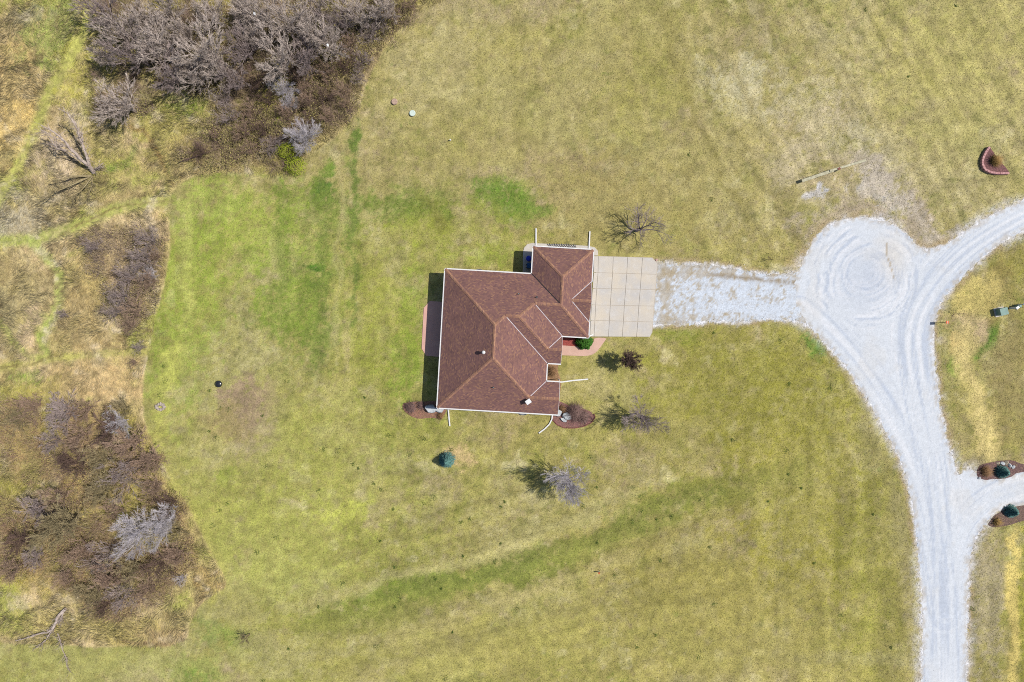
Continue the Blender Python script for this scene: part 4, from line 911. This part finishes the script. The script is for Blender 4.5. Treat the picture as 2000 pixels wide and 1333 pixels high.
yard('small', 'dark', 1500, 507, 'tiny dark shrub on the grass north of the gravel drive', 0, 'bare_shrub', .5)

# dead tree at the left with long split limbs
def traced(name, limbs, bx, by, mat, label, seed, cat='dead tree', ntw=26):
    r = random.Random(seed); w0 = W(bx, by); root = empty(name, w0, 0, label, cat)
    wood = []; tw = []
    for pts, rad in limbs:
        P = [W(a, b, z) - w0 for a, b, z in pts]; Q = [P[0]]
        for a, b in zip(P[:-1], P[1:]): Q += [a.lerp(b, .5) + rv(r, .07), b]
        n = len(Q); wood.append((Q, [rad * (1 - .8 * i / (n - 1)) for i in range(n)]))
        for j in range(ntw):
            i = r.randint(1, n - 2); a = Q[i].lerp(Q[i + 1], r.random()); ax = (Q[i + 1] - Q[i]).normalized(); d = (ax + rv(r, .5)).normalized(); L = r.uniform(.4, 1.3)
            pts2 = [a]; q = a
            for _ in range(3): d = (d + rv(r, .2)).normalized(); q = q + d * L / 3; q.z = max(q.z, .05); pts2.append(q)
            tw.append((pts2, [.03, .022, .014, .006]))
            for _ in range(4):
                s_ = r.choice(pts2[1:]); e_ = s_ + (d + rv(r, .6)).normalized() * r.uniform(.2, .5); tw.append(([s_, e_], [.013, .004]))
    for nm, ch, sd_ in (('trunk', wood, 7), ('crown', tw, 3)):
        V, T = tube_segs(ch, sd_); me = bpy.data.meshes.new(nm); me.from_pydata(V, [], T); me.update(); link(nm, me, BK[mat], root)
    return root
traced('dead_tree', [([(183, 338, 0), (170, 322, 1.2), (148, 300, 2.4), (128, 278, 3.2), (105, 258, 3.8), (80, 245, 4.2)], .24), ([(183, 338, .2), (170, 310, 1.8), (160, 280, 2.6), (152, 262, 3.2)], .16), ([(178, 334, .4), (166, 295, 2), (150, 250, 3.5), (132, 222, 4.2), (118, 214, 4.6)], .15),
     ([(150, 300, 2.4), (130, 288, 2.6), (112, 284, 2.8)], .07), ([(170, 322, 1.2), (140, 302, 2.2), (112, 290, 3), (96, 268, 3.4)], .09), ([(166, 295, 2), (162, 270, 2.8), (146, 240, 3.6), (140, 226, 4)], .08), ([(128, 278, 3.2), (104, 268, 3.5), (84, 256, 3.8)], .06), ([(182, 338, .1), (186, 330, .5), (196, 326, .8)], .1)], 183, 338, 'dead', 'dead grey tree with long split limbs leaning toward the upper left', 1)
traced('dead_tree', [([(180, 344, 0), (150, 344, .9), (120, 350, 1.4), (95, 352, 1.8)], .13), ([(178, 346, 0), (150, 356, .6), (110, 372, 1.2), (72, 392, 1.6)], .10), ([(180, 346, 0), (168, 362, .8), (150, 378, 1.2), (140, 398, 1.4)], .08), ([(178, 345, 0), (140, 362, 1.0), (100, 376, 1.5), (90, 390, 1.5)], .08), ([(182, 346, 0), (180, 362, .8), (172, 384, 1.2)], .06)],
       180, 345, 'olive', 'low fan of dead branches below the leaning dead tree', 2, 'dead branches')
traced('fallen_tree', [([(128, 1190, .3), (112, 1206, .4), (104, 1226, .35), (92, 1236, .3), (70, 1240, .3), (30, 1252, .2)], .2), ([(112, 1206, .4), (104, 1228, .3), (90, 1250, .25), (72, 1266, .2)], .1), ([(124, 1194, .3), (118, 1210, .3)], .12)], 126, 1192, 'dead', 'pale fallen tree with forked limbs at the lower left', 3)
traced('fallen_branch', [([(112, 1238, .15), (116, 1246, .25), (122, 1270, .3), (130, 1290, .2), (131, 1306, .1)], .07)], 112, 1238, 'dead', 'single pale fallen branch below the fallen tree', 4, 'branch')
traced('fallen_branch', [([(348, 316, .2), (375, 308, .4), (405, 298, .6), (432, 288, .9)], .09)], 348, 316, 'dark', 'dark fallen branch on the straw grass below the upper left thicket', 5, 'branch')
traced('fallen_branch', [([(1852, 622, .03), (1862, 616, .05), (1869, 614, .06), (1876, 615, .05)], .035)], 1852, 622, 'dark', 'short dark stick on the grass near the orange sign', 6, 'branch', 2)

# ------------------------------------------------------------------ evergreens
M_spr = simple('blue_spruce_needles', (126, 170, 160), (72, 116, 110), 9, .9)
M_bush = simple('green_shrub_leaves', (86, 140, 40), (44, 92, 24), 9, .7)
M_trunk = BK['dark']
def spruce(px, py, r_, h, label, seed):
    r = np.random.default_rng(seed); w_ = W(px, py, h * .35); root = empty('blue_spruce', (w_.x, w_.y, 0), 0, label, 'spruce')
    MB().tube([(0, 0, -.05), (0, 0, h * .9)], [.07, .02], 8).build('trunk', M_trunk, root)
    Ps, Ds, ws = [], [], []
    for i in range(26):
        z = h * (.05 + .92 * i / 26); R_ = r_ * (1 - (i / 26) ** 1.3) + .05; nb = int(10 + 18 * R_)
        for j in range(nb):
            a = r.uniform(0, 6.283); L = R_ * r.uniform(.8, 1.08); n = 16
            t = r.uniform(.15, 1, n); p = np.stack([np.cos(a) * L * t, np.sin(a) * L * t, z + t * L * -.12 + r.normal(0, .015, n)], 1)
            aa = a + r.choice([-1, 1], n) * r.uniform(.3, 1.0, n); ll = r.uniform(.07, .17, n)
            Ps.append(p); Ds.append(np.stack([np.cos(aa) * ll, np.sin(aa) * ll, r.uniform(0, .07, n)], 1)); ws += [.02] * n
    P0 = np.concatenate(Ps); D = np.concatenate(Ds); V, T, _ = spikes(P0, D, np.array(ws), np.zeros((len(P0), 3)))
    np_mesh('crown', V, T, M_spr, None, root); return root
spruce(872, 900, .98, 2.5, 'blue spruce standing alone on the lawn south of the house', 1)
spruce(1960, 923, .78, 1.35, 'small blue spruce in the bed north of the side branch', 2)
spruce(1978, 1000, .74, 1.35, 'small blue spruce in the bed south of the side branch', 3)
def leafy(name, px, py, rx, ry, h, n, mat, label, seed, wl=.05, cat='shrub', ll=.1):
    r = np.random.default_rng(seed); w_ = W(px, py, h * .5); root = empty(name, (w_.x, w_.y, 0), 0, label, cat)
    st = MB()
    for j in range(7):
        a = j * .9; st.tube([(0, 0, -.03), (math.cos(a) * rx * .3, math.sin(a) * ry * .3, h * .4), (math.cos(a) * rx * .6, math.sin(a) * ry * .6, h * .75)], [.03, .02, .008], 5)
    st.build('stem', BK['dark'], root)
    u = r.normal(size=(n, 3)); u[:, 2] = np.abs(u[:, 2]); u /= np.linalg.norm(u, axis=1, keepdims=True); rad = r.uniform(.55, 1.0, n)[:, None]
    lump = 1 + .22 * (fbm(u[:, 0] * 40 + seed * 9, u[:, 1] * 40, 14, 2, seed) - .5)[:, None] * 2
    P0 = u * rad * lump * [rx, ry, h]; D = (u + r.normal(0, .6, (n, 3))); D = D / np.linalg.norm(D, axis=1, keepdims=True) * r.uniform(.6, 1.3, n)[:, None] * ll
    V, T, _ = spikes(P0, D, wl, np.zeros((n, 3))); np_mesh('foliage', V, T, mat, None, root); return root
leafy('green_shrub', 1141, 669, .98, .86, 1.15, 4200, M_bush, 'rounded bright green shrub between garage corner and front path', 4)
M_lime = simple('lime_new_leaves', (196, 204, 62), (150, 170, 44), 8)
for i, (px, py, r_, lb) in enumerate(LIME): leafy('leafing_shrub', px, py, r_ * K, r_ * K * .9, r_ * K * 1.1, int(r_ * 75), M_lime, lb, 20 + i, .03)
M_og = simple('dry_ornamental_grass', (184, 152, 92), (134, 106, 60), 8)
M_rb = simple('russet_twigs', (172, 136, 96), (122, 92, 68), 8)
M_pm = simple('plum_brown_twigs', (156, 128, 118), (120, 94, 92), 8)
def tuft(name, px, py, r_, h, n, mat, label, seed, cat='ornamental grass', up=.7):
    r = np.random.default_rng(seed); w_ = W(px, py, h * .4); th = r.uniform(0, 6.28, n); el = np.clip(r.normal(up, .3, n), .1, 1.5); L = r.uniform(.6, 1.15, n) * math.hypot(r_, h) * .9
    D = np.stack([np.cos(th) * np.cos(el) * L, np.sin(th) * np.cos(el) * L, np.sin(el) * L], 1)
    P0 = np.stack([r.normal(0, r_ * .25, n), r.normal(0, r_ * .25, n), np.zeros(n)], 1); V, T, _ = spikes(P0, D, .020, np.zeros((n, 3)))
    o = np_mesh(name, V, T, mat); o.location = (w_.x, w_.y, .02); return tag(o, label, cat)
tuft('ornamental_grass', 1943, 315, .7, .8, 600, M_og, 'golden brown grass clump in the wedge-shaped bed', 1).location.z = .3
tuft('ornamental_grass', 1926, 921, .8, .5, 420, M_rb, 'russet brown grass clump at the west end of the north branch bed', 2)
tuft('ornamental_grass', 1948, 1020, .7, .4, 260, M_og, 'low straw-coloured grass clump at the west end of the south branch bed', 3)
tuft('twiggy_shrub', 1122, 806, 1.25, .6, 900, M_pm, 'plum-brown twiggy shrub filling the southeast corner bed', 4, 'shrub', .6)
tuft('twiggy_shrub', 1140, 815, .9, .45, 500, M_pm, 'smaller plum-brown twiggy shrub at the east end of the southeast bed', 5, 'shrub', .5)
tuft('twiggy_shrub', 1098, 800, .5, .5, 300, M_rb, 'russet twiggy shrub behind the largest boulder', 6, 'shrub', .6)
tuft('twiggy_shrub', 1078, 726, .7, .6, 420, M_rb, 'russet twiggy shrub in the recess of the east front', 7, 'shrub', .7)
tuft('twiggy_shrub', 802, 796, .85, .45, 420, M_pm, 'plum-brown twiggy shrub at the west end of the southwest bed', 8, 'shrub', .6)
tuft('twiggy_shrub', 860, 813, .4, .4, 500, M_rb, 'small russet shrub below the southwest boulders', 9, 'shrub', .6)
tuft('twiggy_shrub', 822, 792, .6, .4, 260, M_pm, 'plum-brown twiggy shrub beside the left southwest boulder', 10, 'shrub', .6)

# ------------------------------------------------------------------ small things
def pipe(pts, label, r_=.065):
    P = [W(a, b, z) for a, b, z in pts]; root = empty('downspout_extension', P[0], 0, label, 'drain pipe'); Q = [p - P[0] for p in P]
    m = MB()
    for a, b in zip(Q[:-1], Q[1:]): m.bar(a, b, .15, .1)
    m.build('pipe', M_white, root, bevel=.012)
    d = (Q[-1] - Q[-2]).normalized(); e = MB(); e.bar(Q[-1] - d * .02, Q[-1] + d * .03, .17, .12); e.build('end_collar', M_white, root)
pipe([(1047, 490, .16), (1047, 447, .1)], 'white downspout pipe running north from the west corner of the garage')
pipe([(1150, 496, .16), (1152, 453, .1)], 'white downspout pipe running north from the east corner of the garage')
pipe([(874.5, 790, .16), (878.5, 832, .1)], 'white downspout pipe running south from the southwest house corner')
pipe([(1080, 800, .16), (1078, 819, .13), (1073, 829, .11), (1064, 838, .1), (1053, 846, .1)], 'bent white downspout pipe curving from the southeast house corner')
pipe([(1072, 746.5, .16), (1098, 746.5, .14), (1120, 743.5, .1), (1148, 741, .1)], 'white downspout pipe running east from the front recess')
pipe([(1149, 658, .16), (1158, 654, .1)], 'short white downspout pipe at the driveway corner of the garage')
# downspouts on the walls
def local(px, py, z=0):
    return Matrix.Rotation(-hrot, 4, 'Z') @ (W(px, py, z) - Vector((hw0.x, hw0.y, 0)))
for u, v in ((172, -46), (283, -46), (8, 263), (228, 263), (235, 204), (283, 112)):
    MB().box((u * HS, -v * HS, 1.45), (.09, .09, 2.7)).build('downspout', M_white, house)
# window wells
def well(px, py, r_, label, rz):
    w_ = W(px, py); root = empty('window_well', (w_.x, w_.y, 0), rz, label, 'window well'); m = MB(); n = 16
    for i in range(n):
        a0, a1 = math.pi * i / n, math.pi * (i + 1) / n
        m.bar((math.cos(a0) * r_, -math.sin(a0) * r_ * .75, .05), (math.cos(a1) * r_, -math.sin(a1) * r_ * .75, .05), .05, .36)
    m.build('metal_liner', M_galv, root)
    MB().prism([(math.cos(math.pi * i / n) * r_ * .95, -math.sin(math.pi * i / n) * r_ * .7) for i in range(n + 1)], .0, .02).build('gravel_fill', simple('well_gravel', (150, 160, 176), (110, 116, 130), 9), root)
well(1022, 803.5, .6, 'curved galvanised window well under the south eave', hrot)
well(936, 534.5, .62, 'pale window well cover showing past the north eave', hrot + math.pi)
# bins
M_blue = simple('blue_plastic', (30, 60, 200), (20, 44, 170), 3, .5)
M_blue2 = simple('teal_blue_plastic', (40, 96, 150), (30, 76, 130), 3, .5)
w_ = W(1032.5, 507); t = empty('trash_can', w_, 0, 'round blue trash can in the shade west of the garage', 'trash can')
MB().tube([(0, 0, .07), (0, 0, .12), (0, 0, .8)], [.24, .25, .31], 20).build('body', M_blue, t, True)
MB().tube([(0, 0, .8), (0, 0, .85), (0, 0, .9), (0, 0, .93)], [.335, .335, .25, .08], 20).build('lid', M_blue, t, True)
w_ = W(1033, 521); t = empty('recycling_bin', w_, hrot, 'square teal-blue wheeled bin beside the round trash can', 'bin')
MB().box((0, 0, .52), (.46, .5, .86)).build('body', M_blue2, t, bevel=.03); MB().box((.01, 0, .98), (.54, .56, .06)).build('lid', M_blue2, t, bevel=.02)
m = MB(); m.tube([(-.28, -.2, .17), (-.28, -.14, .17)], .1, 12); m.tube([(-.28, .14, .17), (-.28, .2, .17)], .1, 12); m.build('wheels', M_dark, t)
# slatted rack on the apron
w_ = W(1073, 481.5); t = empty('fence_panel', w_, -math.radians(1.4), 'low grey comb-like fence panel standing on the apron north of the garage', 'fence panel')
L_ = 51 * K; m = MB()
for i in range(12): m.bar((L_ * i / 11, -.05, .12), (L_ * i / 11, .30, .5), .06, .05)
m.build('upright', M_galv, t); m = MB(); m.bar((-.1, -.05, .10), (L_ + .1, -.05, .10), .05, .05); m.bar((-.1, .22, .36), (L_ + .1, .22, .36), .03, .03); m.build('rail', M_dark, t)
# septic lids, marker posts
M_lidb = simple('weathered_tan_lid', (196, 168, 148), (160, 132, 116), 4); M_lidg = simple('pale_green_lid', (214, 226, 214), (190, 204, 192), 3)
for px, py, mt, lb in ((771, 200, M_lidb, 'round tan-brown septic lid, left of two in the north lawn'), (806, 222.5, M_lidg, 'round pale green septic lid, right of two in the north lawn')):
    t = empty('septic_lid', W(px, py), 0, lb, 'septic lid'); MB().tube([(0, 0, -.02), (0, 0, .18)], .33, 24).build('riser', M_lidb if mt is M_lidb else M_galv, t)
    m = MB(); m.tube([(0, 0, .18), (0, 0, .22), (0, 0, .25)], [.36, .36, .3], 24)
    for k in range(6): a = k * 1.047; m.box((math.cos(a) * .29, math.sin(a) * .29, .25), (.05, .05, .03), a)
    m.build('lid', mt, t)
t = empty('cleanout_pipe', W(880, 275), 0, 'small white capped pipe standing in the north lawn', 'pipe'); MB().tube([(0, 0, 0), (0, 0, .3)], .06, 12).build('pipe', M_white, t); MB().tube([(0, 0, .3), (0, 0, .36)], .085, 12).build('cap', M_white, t)
t = empty('fire_bowl', W(430, 750), 0, 'round black fire bowl with a glossy lid on the west lawn', 'fire bowl')
M_blk, _n, _b = new_mat('black_enamel', .25); _b.inputs['Base Color'].default_value = (.012, .012, .014, 1); _b.inputs['Specular IOR Level'].default_value = .6
MB().tube([(0, 0, .22), (0, 0, .3), (0, 0, .42)], [.15, .33, .38], 24).build('bowl', M_blk, t, True); MB().tube([(0, 0, .42), (0, 0, .5), (0, 0, .57), (0, 0, .6)], [.4, .34, .2, .03], 24).build('lid', M_blk, t, True)
MB().tube([(-.07, 0, .6), (-.05, 0, .65), (.05, 0, .65), (.07, 0, .6)], .015, 6).build('handle', M_galv, t)
for k in range(3): a = k * 2.094; MB().tube([(math.cos(a) * .15, math.sin(a) * .15, .28), (math.cos(a) * .3, math.sin(a) * .3, 0)], .02, 6).build('leg', M_blk, t)
t = empty('marker_post', W(1169, 1116), 0, 'tiny orange-topped white marker post in the south lawn', 'marker'); MB().box((0, 0, .3), (.1, .1, .6)).build('post', M_white, t)
M_or = simple('orange_paint', (222, 108, 64), (200, 90, 54), 4); MB().box((-.02, 0, .65), (.16, .14, .12)).build('cap', M_or, t)
# orange sign by the road
t = empty('road_sign', W(1836.5, 630.5), 0, 'small orange road sign on a thin post by the gravel road', 'sign')
MB().box((0, 0, .6), (.05, .05, 1.2)).build('post', M_dark, t); MB().box((.0, 0, 1.3), (.5, .3, .04), 0, .0, .5).build('sign_panel', M_or, t)
MB().box((.0, 0, 1.335), (.05, .3, .01), 0, .0, .5).build('panel_stripe', M_white, t)
# transformer, pedestal and valve post
M_tg = simple('utility_green', (128, 158, 148), (110, 138, 128), 3, .6)
t = empty('transformer_box', W(1951, 609.5), math.radians(14), 'green electrical transformer box on its pad at the right', 'utility box')
MB().box((0, 0, .05), (1.15, 1.05, .1)).build('pad', M_conc, t); MB().box((0, 0, .45), (.85, .78, .72)).build('cabinet', M_tg, t, bevel=.02); MB().box((0.02, 0, .84), (.92, .84, .06)).build('lid', M_tg, t, bevel=.015)
t = empty('meter_pedestal', W(1973, 602.5), math.radians(20), 'white electric meter pedestal beside the green transformer box', 'meter'); MB().box((0, 0, .55), (.3, .2, 1.1)).build('cabinet', M_white, t, bevel=.02); MB().tube([(0, -.1, .9), (0, -.2, .9)], .1, 14).build('meter', M_galv, t); MB().box((.05, 0, 1.13), (.38, .28, .06), .3).build('hood', M_white, t)
t = empty('cable_pedestal', W(1983, 599), 0, 'short green cable pedestal, rightmost of the utility fittings but one', 'pedestal'); MB().box((0, 0, .4), (.24, .24, .8)).build('body', M_tg, t, bevel=.02); MB().box((0, 0, .82), (.28, .28, .06)).build('cap', M_tg, t, bevel=.02)
t = empty('marker_post', W(1988, 595.5), 0, 'white capped marker post at the far right of the utility fittings', 'marker'); MB().tube([(0, 0, 0), (0, 0, .9)], .06, 10).build('post', M_white, t); MB().tube([(0, 0, .9), (0, 0, 1.0)], [.1, .06], 10).build('cap', M_white, t)
# long timber rail lying on low posts
M_tim = simple('weathered_timber', (206, 200, 172), (160, 154, 126), 5, .9)
b0 = W(1562, 356); t = empty('rail_fence', b0, 0, 'long weathered timber rail on low posts north of the turning circle', 'rail fence')
pts = [W(1566, 354, .55), (W(1628, 333, .6)), (W(1691, 313.5, .5))]
for a, b, r_ in ((pts[0], pts[1], .34), (pts[1] + Vector((-.5, -.1, .08)), pts[2], .24)):
    m = MB(); m.bar(a - b0, b - b0, r_, .16); m.build('rail', M_tim, t, bevel=.01)
for px, py in ((1581, 350.5), (1620, 337.5), (1632, 334), (1676, 318)):
    p = W(px, py) - b0; MB().box((p.x, p.y, .28), (.22, .22, .6), .3).build('post', M_tim, t, bevel=.01)
p = W(1633, 333) - b0; MB().box((p.x, p.y, .72), (.34, .24, .1), .5).build('bracket', M_brk, t)
# white litter in the thicket
for px, py, z, lb in ((640, 88, 2.2, 'white plastic bag caught high in the upper left thicket, right one'), (497, 27, 2.2, 'white plastic scrap caught in the upper left thicket, left one')):
    o = rock('plastic_bag', px, py, .16, .24, .12, px, M_white, lb, 'litter', .4); w_ = W(px, py, 4.5); o.location = (w_.x, w_.y, 4.5)
# ornamental stones along white corner of the driveway
rock('rock', 1282, 508, .22, .16, .14, 77, simple('pink_rock', (206, 170, 156), (180, 140, 128), 5), 'small pinkish rock at the northeast driveway corner', 'rock')
